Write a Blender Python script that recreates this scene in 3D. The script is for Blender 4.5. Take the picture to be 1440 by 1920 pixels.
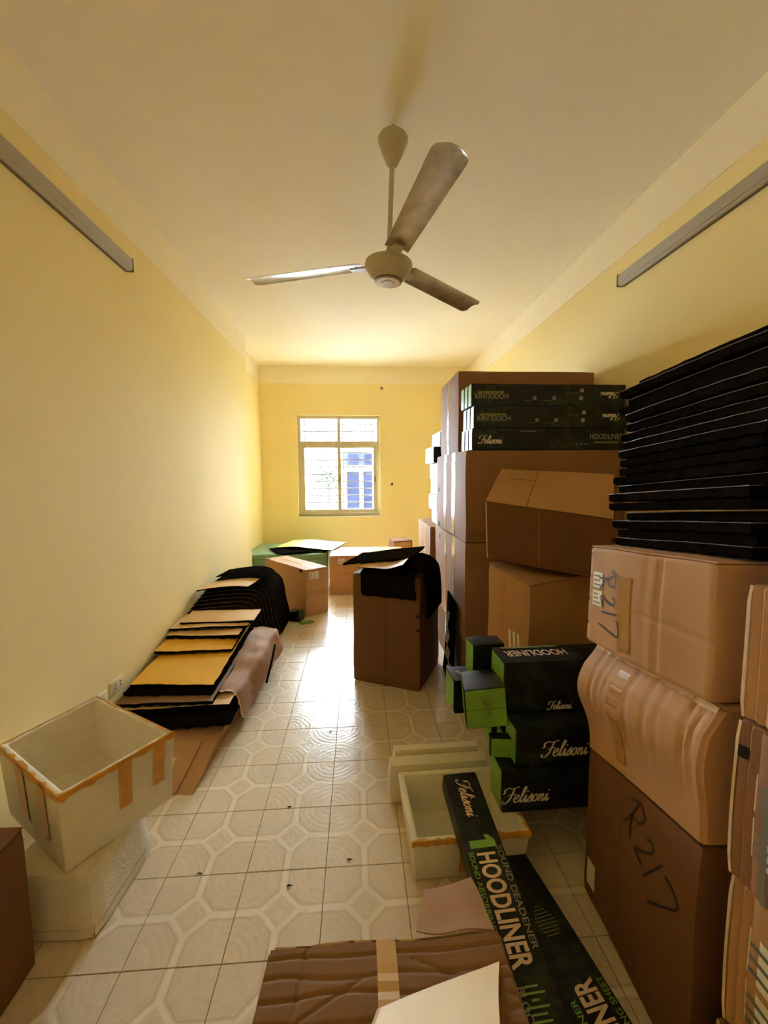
import bpy, bmesh, math, random
from mathutils import Vector, Matrix, noise
random.seed(7)
SC = bpy.context.scene
COL = SC.collection
for o in list(bpy.data.objects):
    bpy.data.objects.remove(o)

# ------------------------------------------------------------------ camera
CAM_H = 1.5088
F_PX, PITCH, YAW, ROLL = 780.53, 0.08833, 0.06175, -0.00528
cd = bpy.data.cameras.new('camera'); cam = bpy.data.objects.new('camera', cd); COL.objects.link(cam)
cd.sensor_fit = 'HORIZONTAL'; cd.sensor_width = 36.0; cd.lens = F_PX * 36.0 / 1440.0
cd.clip_start = 0.02; cd.clip_end = 200
cy, sy, cp, sp = math.cos(YAW), math.sin(YAW), math.cos(PITCH), math.sin(PITCH)
Fv = Vector((sy * cp, cy * cp, -sp)); Rv = Vector((cy, -sy, 0)); Uv = Rv.cross(Fv)
c_, s_ = math.cos(ROLL), math.sin(ROLL)
R2 = c_ * Rv + s_ * Uv; U2 = -s_ * Rv + c_ * Uv
m3 = Matrix((R2, U2, -Fv)).transposed()
cam.matrix_world = Matrix.Translation((0, 0, CAM_H)) @ m3.to_4x4()
SC.camera = cam

# ------------------------------------------------------------------ world, daylight, exposure
SC.view_settings.view_transform = 'Standard'
SC.view_settings.look = 'None'
SC.view_settings.gamma = 1.0
SC.view_settings.use_curve_mapping = False
SC.view_settings.exposure = 3.0
SC.cycles.max_bounces = 16; SC.cycles.diffuse_bounces = 14; SC.cycles.transparent_max_bounces = 12
w = bpy.data.worlds.new('overcast_sky'); SC.world = w; w.use_nodes = True
bg = w.node_tree.nodes['Background']
bg.inputs[0].default_value = (0.84, 0.96, 1.12, 1); bg.inputs[1].default_value = 12.0

def portal(name, loc, rot, sx, sy_):
    l = bpy.data.lights.new(name, 'AREA'); l.shape = 'RECTANGLE'; l.size = sx; l.size_y = sy_
    l.cycles.is_portal = True
    o = bpy.data.objects.new(name, l); o.location = loc; o.rotation_euler = rot; COL.objects.link(o)
portal('window_daylight_portal', (-0.306, 7.11, 1.66), (math.radians(-90), 0, 0), 1.36, 1.66)
portal('fill_window_portal', (-1.75, -.25, 1.975), (0, math.radians(-90), 0), .40, .40)  # portal for the unseen side opening added as fill light

# ------------------------------------------------------------------ material helpers
MATS = {}
class NT:
    def __init__(s, name):
        s.m = bpy.data.materials.new(name); s.m.use_nodes = True
        s.t = s.m.node_tree; s.b = s.t.nodes['Principled BSDF']; s.out = s.t.nodes['Material Output']
        MATS[name] = s.m
    def n(s, typ, **kw):
        x = s.t.nodes.new(typ)
        for k, v in kw.items(): setattr(x, k, v)
        return x
    def l(s, a, b): s.t.links.new(a, b)
    def val(s, sock, v):
        if hasattr(v, 'is_linked') or hasattr(v, 'node'): s.l(v, sock)
        else: sock.default_value = v
    def math(s, op, a, b=0.0, c=None, clamp=False):
        x = s.n('ShaderNodeMath', operation=op); x.use_clamp = clamp
        s.val(x.inputs[0], a); s.val(x.inputs[1], b)
        if c is not None: s.val(x.inputs[2], c)
        return x.outputs[0]
    def noise(s, scale, detail=4, rough=0.55, vec=None, stretch=None):
        tc = s.coord()
        if stretch:
            mp = s.n('ShaderNodeMapping'); mp.inputs['Scale'].default_value = stretch
            s.l(vec or tc, mp.inputs[0]); v = mp.outputs[0]
        else: v = vec or tc
        x = s.n('ShaderNodeTexNoise'); x.inputs['Scale'].default_value = scale
        x.inputs['Detail'].default_value = detail; x.inputs['Roughness'].default_value = rough
        s.l(v, x.inputs['Vector']); return x.outputs[0]
    def coord(s):
        if not hasattr(s, 'tc'): s.tc = s.n('ShaderNodeTexCoord').outputs['Object']
        return s.tc
    def ramp(s, fac, stops):
        r = s.n('ShaderNodeValToRGB'); s.l(fac, r.inputs[0]); e = r.color_ramp.elements
        while len(e) < len(stops): e.new(0.5)
        for i, (p, c) in enumerate(stops):
            e[i].position = p; e[i].color = (*c, 1) if len(c) == 3 else c
        return r.outputs[0]
    def mix(s, fac, a, b, blend='MIX'):
        x = s.n('ShaderNodeMix', data_type='RGBA', blend_type=blend)
        s.val(x.inputs[0], fac)
        for sock, v in ((x.inputs[6], a), (x.inputs[7], b)):
            if isinstance(v, tuple): sock.default_value = (*v, 1)
            else: s.l(v, sock)
        return x.outputs[2]
    def bump(s, h, strength=0.2, dist=0.01):
        b = s.n('ShaderNodeBump'); b.inputs['Strength'].default_value = strength
        b.inputs['Distance'].default_value = dist; s.l(h, b.inputs['Height']); s.l(b.outputs[0], s.b.inputs['Normal'])
    def col(s, v):
        if isinstance(v, tuple): s.b.inputs['Base Color'].default_value = (*v, 1)
        else: s.l(v, s.b.inputs['Base Color'])
    def rough(s, v): s.val(s.b.inputs['Roughness'], v)
    def spec(s, v): s.b.inputs['Specular IOR Level'].default_value = v
    def metal(s, v): s.b.inputs['Metallic'].default_value = v

def simple(name, col, rough=0.6, var=0.12, scale=9.0, bump=0.0, bscale=60, spec=0.5, metal=0.0):
    t = NT(name)
    n = t.noise(scale, 5)
    a = tuple(c * (1 - var) for c in col); b = tuple(min(1, c * (1 + var)) for c in col)
    t.col(t.ramp(n, [(0.3, a), (0.7, b)])); t.rough(rough); t.spec(spec); t.metal(metal)
    if bump: t.bump(t.noise(bscale, 3), bump, 0.004)
    return t

def srgb(r, g, b):
    f = lambda c: (c / 255 / 12.92) if c / 255 <= 0.04045 else ((c / 255 + 0.055) / 1.055) ** 2.4
    return (f(r), f(g), f(b))

# painted walls
def wall_mat(name, base, dirt):
    t = NT(name)
    n1 = t.noise(0.9, 6, 0.6); n2 = t.noise(7, 5, 0.65)
    c = t.ramp(n1, [(0.3, tuple(x * 0.95 for x in base)), (0.7, base)])
    st = t.ramp(n2, [(0.62, (0, 0, 0)), (0.80, (1, 1, 1))])
    c = t.mix(t.math('MULTIPLY', st, 0.14), c, dirt)
    t.col(c); t.rough(0.75); t.spec(0.2)
    t.bump(t.noise(38, 6, 0.7), 0.05, 0.01)
wall_mat('yellow_paint', srgb(248, 231, 170), srgb(208, 182, 112))
wall_mat('cream_paint', srgb(249, 241, 216), srgb(200, 180, 135))
wall_mat('ceiling_paint', srgb(248, 242, 224), srgb(205, 185, 145))
simple('grout', srgb(120, 98, 75), 0.9)
simple('concrete', srgb(150, 150, 145), 0.9)

# floor tile: octagons centred on tile corners, diamond in the tile's middle
t = NT('floor_tile')
sep = t.n('ShaderNodeSeparateXYZ'); t.l(t.coord(), sep.inputs[0])
def cell(s): return t.math('ABSOLUTE', t.math('SUBTRACT', t.math('FRACT', t.math('ADD', t.math('DIVIDE', s, 0.3), 0.5)), 0.5))
ax, ay = cell(sep.outputs[0]), cell(sep.outputs[1])
sm = t.math('ADD', ax, ay); mn = t.math('MINIMUM', ax, ay)
def less(a, v): return t.math('LESS_THAN', a, v)
def soft(a, lo, hi):
    x = t.n('ShaderNodeMapRange', interpolation_type='SMOOTHSTEP'); x.inputs[1].default_value = lo; x.inputs[2].default_value = hi
    x.inputs[3].default_value = 1; x.inputs[4].default_value = 0; t.l(a, x.inputs[0]); return x.outputs[0]
def bands(dw, lw, edge):
    dia = soft(t.math('ABSOLUTE', t.math('SUBTRACT', sm, 0.225)), dw - edge, dw + edge)
    arm = t.math('MULTIPLY', soft(mn, lw - edge, lw + edge), t.math('SUBTRACT', 1.0, soft(sm, 0.21, 0.23)))
    return t.math('MAXIMUM', dia, arm)
band = bands(0.034, 0.034, 0.006)
line = t.math('MULTIPLY', t.math('SUBTRACT', bands(0.085, 0.066, 0.008), bands(0.06, 0.05, 0.008), clamp=True), t.math('GREATER_THAN', sm, 0.24))
# faint swirl rings round the octagon centres
rx = t.math('SUBTRACT', 0.5, ax); ry = t.math('SUBTRACT', 0.5, ay)
rr = t.math('SQRT', t.math('ADD', t.math('MULTIPLY', rx, rx), t.math('MULTIPLY', ry, ry)))
sw = t.math('SINE', t.math('ADD', t.math('MULTIPLY', rr, 75.0), t.math('MULTIPLY', t.noise(14, 3), 9.0)))
n = t.noise(26, 5)
base = t.ramp(n, [(0.3, srgb(212, 195, 168)), (0.7, srgb(221, 206, 180))])
base = t.mix(t.math('MULTIPLY', t.math('MAXIMUM', sw, 0.0), 0.10), base, srgb(182, 164, 140))
base = t.mix(t.math('MULTIPLY', line, 0.30), base, srgb(150, 130, 105))
base = t.mix(t.math('MULTIPLY', band, 0.55), base, srgb(240, 230, 208))
dn = t.noise(3.3, 6, 0.7)
base = t.mix(t.math('MULTIPLY', t.ramp(dn, [(0.55, (0, 0, 0)), (0.8, (1, 1, 1))]), 0.25), base, srgb(176, 158, 134))
speck = t.ramp(t.noise(60, 2), [(0.70, (0, 0, 0)), (0.76, (1, 1, 1))])
base = t.mix(t.math('MULTIPLY', speck, 0.35), base, srgb(120, 100, 80))
t.col(base); t.rough(t.ramp(t.noise(9, 5), [(0.3, (0.16,) * 3), (0.75, (0.30,) * 3)])); t.spec(0.55)
t.bump(t.math('ADD', t.math('MULTIPLY', t.noise(55, 3), 0.6), t.math('MULTIPLY', sw, 0.12)), 0.16, 0.006)

# cardboard
def card(name, col, dark=0.82):
    t = NT(name)
    n = t.noise(3.0, 6, 0.6); fib = t.noise(5.0, 4, 0.7, stretch=(14, 14, 1.2))
    a = tuple(c * dark for c in col)
    c = t.ramp(n, [(0.28, a), (0.72, col)])
    c = t.mix(t.math('MULTIPLY', t.ramp(fib, [(0.45, (0, 0, 0)), (0.75, (1, 1, 1))]), 0.16), c, tuple(x * 0.62 for x in col))
    sc = t.ramp(t.noise(11, 7, 0.75), [(0.64, (0, 0, 0)), (0.78, (1, 1, 1))])
    c = t.mix(t.math('MULTIPLY', sc, 0.18), c, tuple(min(1, x * 1.45) for x in col))
    t.col(c); t.rough(0.75); t.spec(0.18)
    t.bump(t.noise(9, 6, 0.65), 0.14, 0.012)
card('cardboard', srgb(196, 150, 102))
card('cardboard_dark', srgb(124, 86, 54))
card('cardboard_pink', srgb(160, 118, 84))
card('cardboard_grey', srgb(142, 106, 66))
card('kraft_liner', srgb(176, 136, 98))
simple('brown_tape', srgb(176, 128, 62), 0.28, 0.10, 20, 0.1, 30)
simple('clear_tape', srgb(205, 170, 125), 0.18, 0.06, 20, 0.12, 25)
simple('amber_tape', srgb(205, 148, 52), 0.3, 0.16, 16, 0.1, 40)
simple('paper_label', srgb(232, 226, 205), 0.6, 0.04)
simple('ink', srgb(122, 118, 106), 0.7)
simple('marker_ink', srgb(52, 42, 30), 0.6)
simple('torn_edge', srgb(214, 184, 140), 0.8, 0.1, 40, 0.3, 80)
simple('dark_hole', srgb(28, 18, 12), 0.9)

# foam mats
t = NT('black_foam'); t.col(t.ramp(t.noise(30, 4), [(0.35, (0.006, 0.0046, 0.0036)), (0.7, (0.0105, 0.008, 0.006))])); t.rough(0.95); t.spec(0.0)
t.bump(t.noise(120, 4), 0.4, 0.006)
def backing(name, col, rough):
    t = NT(name); n = t.noise(6, 6, 0.7)
    t.col(t.ramp(n, [(0.3, tuple(c * 0.86 for c in col)), (0.72, col)])); t.rough(rough); t.spec(0.4)
    t.bump(t.noise(14, 5), 0.12, 0.006)
backing('yellow_backing', srgb(238, 182, 44), 0.42)
backing('tan_backing', srgb(222, 184, 122), 0.5)
backing('brown_backing', srgb(140, 106, 76), 0.5)
backing('foil_backing', srgb(128, 112, 98), 0.3)
backing('lemon_backing', srgb(246, 222, 100), 0.45)
backing('kraft_paper', srgb(250, 228, 182), 0.55)
simple('polystyrene_dirty', srgb(226, 218, 196), 0.8, 0.10, 5, 0.35, 110)
simple('polystyrene', srgb(232, 226, 205), 0.8, 0.05, 6, 0.3, 110)

# printed black box
t = NT('black_print')
a = t.ramp(t.noise(6.5, 6, 0.68), [(0.42, (0, 0, 0)), (0.62, (1, 1, 1))])
b = t.ramp(t.noise(15, 5, 0.6, stretch=(1, 1.6, 1)), [(0.40, (0, 0, 0)), (0.60, (1, 1, 1))])
msk = t.math('MULTIPLY', a, b)
t.col(t.mix(t.math('MULTIPLY', msk, 0.42), (0.0055, 0.006, 0.006), srgb(72, 88, 60))); t.rough(0.36); t.spec(0.3)
simple('green_print', srgb(122, 172, 62), 0.38, 0.14, 12)
simple('green_dark', srgb(96, 138, 52), 0.4, 0.12, 12)
simple('print_white', srgb(226, 220, 205), 0.5, 0.03)
simple('print_pink', srgb(232, 204, 178), 0.5, 0.03)
simple('print_green', srgb(130, 178, 78), 0.5, 0.06)
simple('print_olive', srgb(120, 128, 62), 0.5, 0.08)
simple('print_grey', srgb(150, 148, 136), 0.5, 0.05)

# fan, lamps, window
simple('fan_enamel', srgb(190, 182, 162), 0.38, 0.08, 7, 0.05, 40)
t = NT('fan_blade_metal'); n = t.noise(5, 6, 0.7, stretch=(1, 1, 1))
t.col(t.ramp(n, [(0.38, srgb(150, 136, 112)), (0.62, srgb(196, 184, 156))])); t.rough(0.28); t.metal(0.35)
simple('dark_screw', srgb(70, 60, 45), 0.5)
simple('fan_badge', srgb(190, 182, 168), 0.25, 0.2, 30, 0.0, 50, 0.5, 0.4)
simple('lamp_white', srgb(196, 190, 176), 0.4, 0.04)
simple('lamp_diffuser', srgb(178, 172, 162), 0.35, 0.04)
simple('lamp_edge', srgb(110, 96, 70), 0.5, 0.05)
simple('window_alu', srgb(196, 186, 160), 0.42, 0.06)
simple('bar_steel', srgb(120, 112, 108), 0.5, 0.05)
simple('switch_plastic', srgb(232, 220, 180), 0.4, 0.03)
simple('slot_dark', srgb(40, 34, 26), 0.6)
simple('green_wrap', srgb(122, 158, 126), 0.42, 0.12, 5, 0.25, 14)
t = NT('plastic_film'); t.col((0.8, 0.8, 0.82)); t.rough(0.18); t.b.inputs['Alpha'].default_value = 0.45; t.spec(0.9)
t.bump(t.noise(30, 4), 0.5, 0.01)
t = NT('window_glass')
tr = t.n('ShaderNodeBsdfTransparent'); gl = t.n('ShaderNodeBsdfGlossy'); gl.inputs['Roughness'].default_value = 0.02
tr.inputs[0].default_value = (0.95, 0.97, 0.97, 1)
mx = t.n('ShaderNodeMixShader'); mx.inputs[0].default_value = 0.06
t.l(tr.outputs[0], mx.inputs[1]); t.l(gl.outputs[0], mx.inputs[2]); t.l(mx.outputs[0], t.out.inputs[0])
# outside
simple('far_blue_wall', (0.017, 0.018, 0.027), 1.0, 0.3, 1.2, spec=0.0)
simple('blocker_dark', (0.09, 0.085, 0.075), 0.95, 0.2, 1.5, spec=0.1)  # dark surface of the unseen wall added to block light
simple('far_white_trim', (0.5, 0.5, 0.5), 0.8)
simple('far_pane', (0.010, 0.011, 0.020), 1.0, 0.3, 2.0, spec=0.0)
simple('far_leaf', (0.020, 0.027, 0.018), 1.0, 0.4, 3, spec=0.0)
simple('far_bark', (0.05, 0.04, 0.03), 0.9)

# ------------------------------------------------------------------ object helpers
def mesh(name, verts, faces, mat, smooth=None):
    me = bpy.data.meshes.new(name); me.from_pydata([tuple(v) for v in verts], [], faces); me.update()
    if mat: me.materials.append(MATS[mat])
    if smooth is not None:
        me.shade_smooth(); me.set_sharp_from_angle(angle=math.radians(smooth))
    return me
def root_loc(o):
    while o.parent: o = o.parent
    return o.location
def link(name, me, parent=None, loc=None):
    o = bpy.data.objects.new(name, me); COL.objects.link(o)
    if parent: o.parent = parent
    if loc is not None: o.location = loc
    return o
def part(name, verts, faces, mat, parent, smooth=None):
    """verts in world space; parents are translated only"""
    L = root_loc(parent); me = mesh(name, [Vector(v) - L for v in verts], faces, mat, smooth)
    return link(name, me, parent)
def tag(o, label, cat, group=None):
    o['label'] = label; o['category'] = cat
    if group: o['group'] = group
    return o
def thing(name, loc, label, cat, group=None):
    o = link(name, None, None, Vector(loc)); o.empty_display_size = 0.05
    return tag(o, label, cat, group)
def struct(o): o['kind'] = 'structure'; return o

BOXF = [(0, 2, 3, 1), (4, 5, 7, 6), (0, 1, 5, 4), (2, 6, 7, 3), (0, 4, 6, 2), (1, 3, 7, 5)]
def box_vf(x0, x1, y0, y1, z0, z1):
    v = [Vector((x, y, z)) for z in (z0, z1) for y in (y0, y1) for x in (x0, x1)]
    return v, BOXF
def box_me(name, b, mat, bevel=0.0, seg=2):
    v, f = box_vf(*b)
    if not bevel: return mesh(name, v, f, mat)
    bm = bmesh.new(); vs = [bm.verts.new(p) for p in v]
    for q in f: bm.faces.new([vs[i] for i in q])
    bmesh.ops.bevel(bm, geom=bm.edges[:], offset=bevel, segments=seg, affect='EDGES', profile=0.6)
    me = bpy.data.meshes.new(name); bm.to_mesh(me); bm.free(); me.materials.append(MATS[mat])
    me.shade_smooth(); me.set_sharp_from_angle(angle=math.radians(35)); return me
def box_part(name, b, mat, parent, bevel=0.0):
    L = root_loc(parent); bb = (b[0] - L.x, b[1] - L.x, b[2] - L.y, b[3] - L.y, b[4] - L.z, b[5] - L.z)
    return link(name, box_me(name, bb, mat, bevel), parent)
def boxes_vf(lst):
    V, Fc = [], []
    for b in lst:
        v, f = box_vf(*b); n0 = len(V); V += v; Fc += [tuple(i + n0 for i in q) for q in f]
    return V, Fc

def lathe_vf(profile, c, axis=Vector((0, 0, 1)), seg=40):
    axis = Vector(axis).normalized()
    u = axis.orthogonal().normalized(); v = axis.cross(u)
    V, Fc = [], []
    for r, h in profile:
        for k in range(seg):
            a = 2 * math.pi * k / seg
            V.append(Vector(c) + axis * h + (u * math.cos(a) + v * math.sin(a)) * r)
    for i in range(len(profile) - 1):
        for k in range(seg):
            k2 = (k + 1) % seg
            Fc.append((i * seg + k, i * seg + k2, (i + 1) * seg + k2, (i + 1) * seg + k))
    Fc.append(tuple(range(seg - 1, -1, -1))); Fc.append(tuple(range((len(profile) - 1) * seg, len(profile) * seg)))
    return V, Fc
def tube_vf(pts, r, seg=10):
    V, Fc = [], []; pts = [Vector(p) for p in pts]
    for i, p in enumerate(pts):
        d = (pts[min(i + 1, len(pts) - 1)] - pts[max(i - 1, 0)]).normalized()
        u = d.orthogonal().normalized() if i == 0 else (u - d * u.dot(d)).normalized(); v = d.cross(u)
        for k in range(seg):
            a = 2 * math.pi * k / seg; V.append(p + (u * math.cos(a) + v * math.sin(a)) * r)
    for i in range(len(pts) - 1):
        for k in range(seg):
            k2 = (k + 1) % seg; Fc.append((i * seg + k, i * seg + k2, (i + 1) * seg + k2, (i + 1) * seg + k))
    Fc.append(tuple(range(seg - 1, -1, -1))); Fc.append(tuple(range((len(pts) - 1) * seg, len(pts) * seg)))
    return V, Fc

# hexahedron with addressable faces; corner key (i,j,k) = x,y,z bits
class Hex:
    def __init__(s, corners, amp=0.0, freq=4.0, seed=0.0, extra=None, pull=0.004):
        s.C = {k: Vector(v) for k, v in corners.items()}; s.amp = amp; s.freq = freq; s.seed = seed; s.extra = extra; s.pull = pull
        s.cen = sum(s.C.values(), Vector()) / 8
    def tri(s, x, y, z):
        C = s.C; p = Vector()
        for i in (0, 1):
            for j in (0, 1):
                for k in (0, 1):
                    p += C[(i, j, k)] * ((x if i else 1 - x) * (y if j else 1 - y) * (z if k else 1 - z))
        return p
    def disp(s, p, uvw):
        q = p.copy()
        if s.amp: q += noise.noise_vector(p * s.freq + Vector((s.seed, s.seed * 1.7, -s.seed))) * s.amp
        if s.extra: q += s.extra(uvw)
        ex = sum(1 for c in uvw if c < 1e-6 or c > 1 - 1e-6)
        if ex >= 2: q += (s.cen - q).normalized() * s.pull * (ex - 1)
        return q
    def par(s, face, u, v):
        return {'y-': (u, 0, v), 'y+': (1 - u, 1, v), 'x-': (0, 1 - u, v), 'x+': (1, u, v), 'z+': (u, v, 1), 'z-': (u, 1 - v, 0)}[face]
    def at(s, face, u, v, off=0.0):
        w_ = s.par(face, u, v); p = s.disp(s.tri(*w_), w_)
        return p + s.nrm(face) * off
    def nrm(s, face):
        a = s.tri(*s.par(face, 0, 0)); b = s.tri(*s.par(face, 1, 0)); c = s.tri(*s.par(face, 0, 1)); d = s.tri(*s.par(face, 1, 1))
        return ((b - a) + (d - c)).cross((c - a) + (d - b)).normalized()
    def size(s, face):
        a = s.tri(*s.par(face, 0, 0)); b = s.tri(*s.par(face, 1, 0)); c = s.tri(*s.par(face, 0, 1))
        return (b - a).length, (c - a).length
    def surf(s, n=10, skip=()):
        V, Fc, idx = [], [], {}
        for f in ('y-', 'y+', 'x-', 'x+', 'z+', 'z-'):
            if f in skip: continue
            g = []
            for a in range(n + 1):
                row = []
                for b in range(n + 1):
                    w_ = s.par(f, a / n, b / n); key = tuple(round(c * n) for c in w_)
                    if key not in idx: idx[key] = len(V); V.append(s.disp(s.tri(*w_), w_))
                    row.append(idx[key])
                g.append(row)
            for a in range(n):
                for b in range(n): Fc.append((g[a][b], g[a + 1][b], g[a + 1][b + 1], g[a][b + 1]))
        return V, Fc
    def body(s, name, mat, parent, n=10, skip=()):
        V, Fc = s.surf(n, skip); return part(name, V, Fc, mat, parent, 40)
    def rect(s, name, face, u0, v0, u1, v1, mat, parent, off=0.0012, n=6, thick=0.0, jag=0.0, skew=0.0):
        V, Fc = [], []
        for a in range(n + 1):
            for b in range(n + 1):
                fu, fv = a / n, b / n
                u = u0 + (u1 - u0) * fu + skew * fv; v = v0 + (v1 - v0) * fv
                if jag and b in (0, n): v += random.uniform(-jag, jag)
                V.append(s.at(face, min(max(u, 0), 1), min(max(v, 0), 1), off))
        for a in range(n):
            for b in range(n):
                i = a * (n + 1) + b; Fc.append((i, i + n + 1, i + n + 2, i + 1))
        if thick:
            N = s.nrm(face); m = len(V); V += [p + N * thick for p in V]
            top = [tuple(i + m for i in q) for q in Fc]; bot = [tuple(reversed(q)) for q in Fc]
            bd = [b for b in range(n + 1)] + [a * (n + 1) + n for a in range(1, n + 1)] + [n * (n + 1) + b for b in range(n - 1, -1, -1)] + [a * (n + 1) for a in range(n - 1, 0, -1)]
            side = [(bd[i], bd[i - 1], bd[i - 1] + m, bd[i] + m) for i in range(len(bd))]
            Fc = top + bot + side
        return part(name, V, Fc, mat, parent)
    def art(s, name, face, cu, cv, V2, F2, mat, parent, rot=0, off=0.0016):
        """V2: 2D metres about the point (cu,cv) of the face"""
        W, H = s.size(face); c, sn = math.cos(math.radians(rot)), math.sin(math.radians(rot)); V = []
        for x, y in V2:
            X, Y = c * x - sn * y, sn * x + c * y
            V.append(s.at(face, min(max(cu + X / W, 0.001), .999), min(max(cv + Y / H, 0.001), .999), off))
        return part(name, V, F2, mat, parent)

def hex_box(x0, x1, y0, y1, z0, z1, **kw):
    return Hex({(i, j, k): ((x0, x1)[i], (y0, y1)[j], (z0, z1)[k]) for i in (0, 1) for j in (0, 1) for k in (0, 1)}, **kw)
def hex_base(p00, p10, p11, p01, z0, z1, **kw):
    """footprint corners near-left, near-right, far-right, far-left; z0/z1 number or 4 numbers"""
    zz0 = z0 if isinstance(z0, (tuple, list)) else (z0,) * 4; zz1 = z1 if isinstance(z1, (tuple, list)) else (z1,) * 4
    P = (p00, p10, p11, p01); K = ((0, 0), (1, 0), (1, 1), (0, 1)); C = {}
    for n_, (p, k) in enumerate(zip(P, K)):
        C[(*k, 0)] = (p[0], p[1], zz0[n_]); C[(*k, 1)] = (p[0], p[1], zz1[n_])
    return Hex(C, **kw)
def hex_axes(o, a, b, c, **kw):
    """corner o plus edge vectors a,b,c"""
    o, a, b, c = map(Vector, (o, a, b, c))
    return Hex({(i, j, k): o + a * i + b * j + c * k for i in (0, 1) for j in (0, 1) for k in (0, 1)}, **kw)

# text and lettering
TXT = {}
def text2d(s, height=0.05, sx=1.0, bold=0.0, shear=0.0):
    key = (s, bold, shear)
    if key not in TXT:
        cu = bpy.data.curves.new('lettering', 'FONT'); cu.body = s; cu.size = 1; cu.offset = bold; cu.shear = shear
        cu.resolution_u = 3; cu.fill_mode = 'FRONT'
        ob = bpy.data.objects.new('lettering', cu); COL.objects.link(ob)
        bpy.context.view_layer.update(); dg = bpy.context.evaluated_depsgraph_get()
        me = bpy.data.meshes.new_from_object(ob.evaluated_get(dg))
        V = [(v.co.x, v.co.y) for v in me.vertices]; Fc = [tuple(p.vertices) for p in me.polygons]
        bpy.data.objects.remove(ob); bpy.data.meshes.remove(me); bpy.data.curves.remove(cu)
        x0 = min(v[0] for v in V); x1 = max(v[0] for v in V); y0 = min(v[1] for v in V); y1 = max(v[1] for v in V)
        V = [((x - (x0 + x1) / 2) / (y1 - y0), (y - (y0 + y1) / 2) / (y1 - y0)) for x, y in V]
        TXT[key] = (V, Fc)
    V, Fc = TXT[key]; return [(x * height * sx, y * height) for x, y in V], Fc
def catmull(pts, n=6):
    P = [pts[0]] + list(pts) + [pts[-1]]; out = []
    for i in range(1, len(P) - 2):
        for k in range(n):
            t_ = k / n; q = []
            for d in (0, 1):
                a, b, c, e = P[i - 1][d], P[i][d], P[i + 1][d], P[i + 2][d]
                q.append(0.5 * (2 * b + (c - a) * t_ + (2 * a - 5 * b + 4 * c - e) * t_ ** 2 + (3 * b - a - 3 * c + e) * t_ ** 3))
            out.append(tuple(q))
    out.append(tuple(pts[-1])); return out
def strokes2d(strokes, width, pen=0.0, scale=1.0, shear=0.0):
    V, Fc = [], []
    for st in strokes:
        p = catmull([(x + shear * y, y) for x, y in st]); n0 = len(V)
        for i, (x, y) in enumerate(p):
            a = p[max(i - 1, 0)]; b = p[min(i + 1, len(p) - 1)]; dx, dy = b[0] - a[0], b[1] - a[1]; L = math.hypot(dx, dy) or 1
            nx, ny = -dy / L, dx / L
            w_ = width * (1 - pen + pen * abs(nx)) / 2
            V += [((x + nx * w_) * scale, (y + ny * w_) * scale), ((x - nx * w_) * scale, (y - ny * w_) * scale)]
        Fc += [(n0 + 2 * i, n0 + 2 * i + 2, n0 + 2 * i + 3, n0 + 2 * i + 1) for i in range(len(p) - 1)]
    return V, Fc
def script_word():
    L = {'F': (0.60, [[(-.22, .58), (-.12, .66), (-.16, .84), (.05, .98), (.30, .92), (.72, 1.04)], [(.42, .94), (.38, .6), (.28, .2), (.08, -.04), (-.14, .02), (-.12, .16)], [(.12, .50), (.34, .52), (.60, .58)]]),
         'e': (0.36, [[(0, .20), (.16, .26), (.25, .40), (.16, .50), (.03, .38), (.01, .14), (.12, .0), (.24, .04), (.38, .2)]]),
         'l': (0.27, [[(0, .18), (.14, .55), (.22, .92), (.14, 1.0), (.08, .7), (.06, .15), (.14, .0), (.28, .18)]]),
         'i': (0.25, [[(0, .18), (.09, .46), (.07, .12), (.13, .0), (.26, .18)], [(.10, .66), (.14, .74)]]),
         's': (0.32, [[(0, .16), (.14, .40), (.18, .52), (.22, .34), (.20, .08), (.08, -.01), (0, .08)], [(.18, .02), (.33, .18)]]),
         'o': (0.36, [[(.16, .48), (.03, .34), (.04, .08), (.16, 0), (.27, .14), (.26, .38), (.16, .48), (.26, .40), (.38, .42)]]),
         'n': (0.44, [[(0, .36), (.07, .46), (.06, .0)], [(.06, .18), (.16, .42), (.26, .46), (.26, .10), (.32, .0), (.45, .18)]])}
    S, x = [], 0.0
    for ch in 'Felisoni':
        wd, st = L[ch]
        S += [[(a + x, b) for a, b in q] for q in st]; x += wd
    return [[(a - x / 2, b - 0.45) for a, b in q] for q in S]
SCRIPT = script_word()
def felisoni(h): return strokes2d(SCRIPT, 0.12, 0.65, h, 0.28)

# ------------------------------------------------------------------ the room
XL, XR, YB, HC, YF = -1.403, 1.80, 6.882, 3.25, -2.3
XREC, YSTEP = -1.555, 5.50
WX0, WX1, WZ0, WZ1 = -0.976, 0.364, 0.838, 2.480
BAND = 2.975
def S(name, lst, mat):
    V, Fc = boxes_vf(lst); return struct(link(name, mesh(name, V, Fc, mat)))
floor = S('floor', [(-1.9, 2.1, YF - .3, YB + .25, -0.2, -0.0035)], 'grout')
S('ceiling', [(-1.9, 2.1, YF - .3, YB + .25, HC, HC + 0.15)], 'ceiling_paint')
S('wall_left', [(-1.9, XL, YF - .3, -.43, -0.1, HC), (-1.9, XL, -.07, YSTEP, -0.1, HC), (-1.9, XL, -.43, -.07, -0.1, 1.8), (-1.9, XL, -.43, -.07, 2.16, HC)], 'yellow_paint')
S('wall_left_recess', [(-1.9, XREC, YSTEP, YB + .25, -0.1, HC)], 'yellow_paint')
S('wall_right', [(XR, 2.1, YF - .3, YB + .25, -0.1, HC)], 'yellow_paint')
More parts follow.
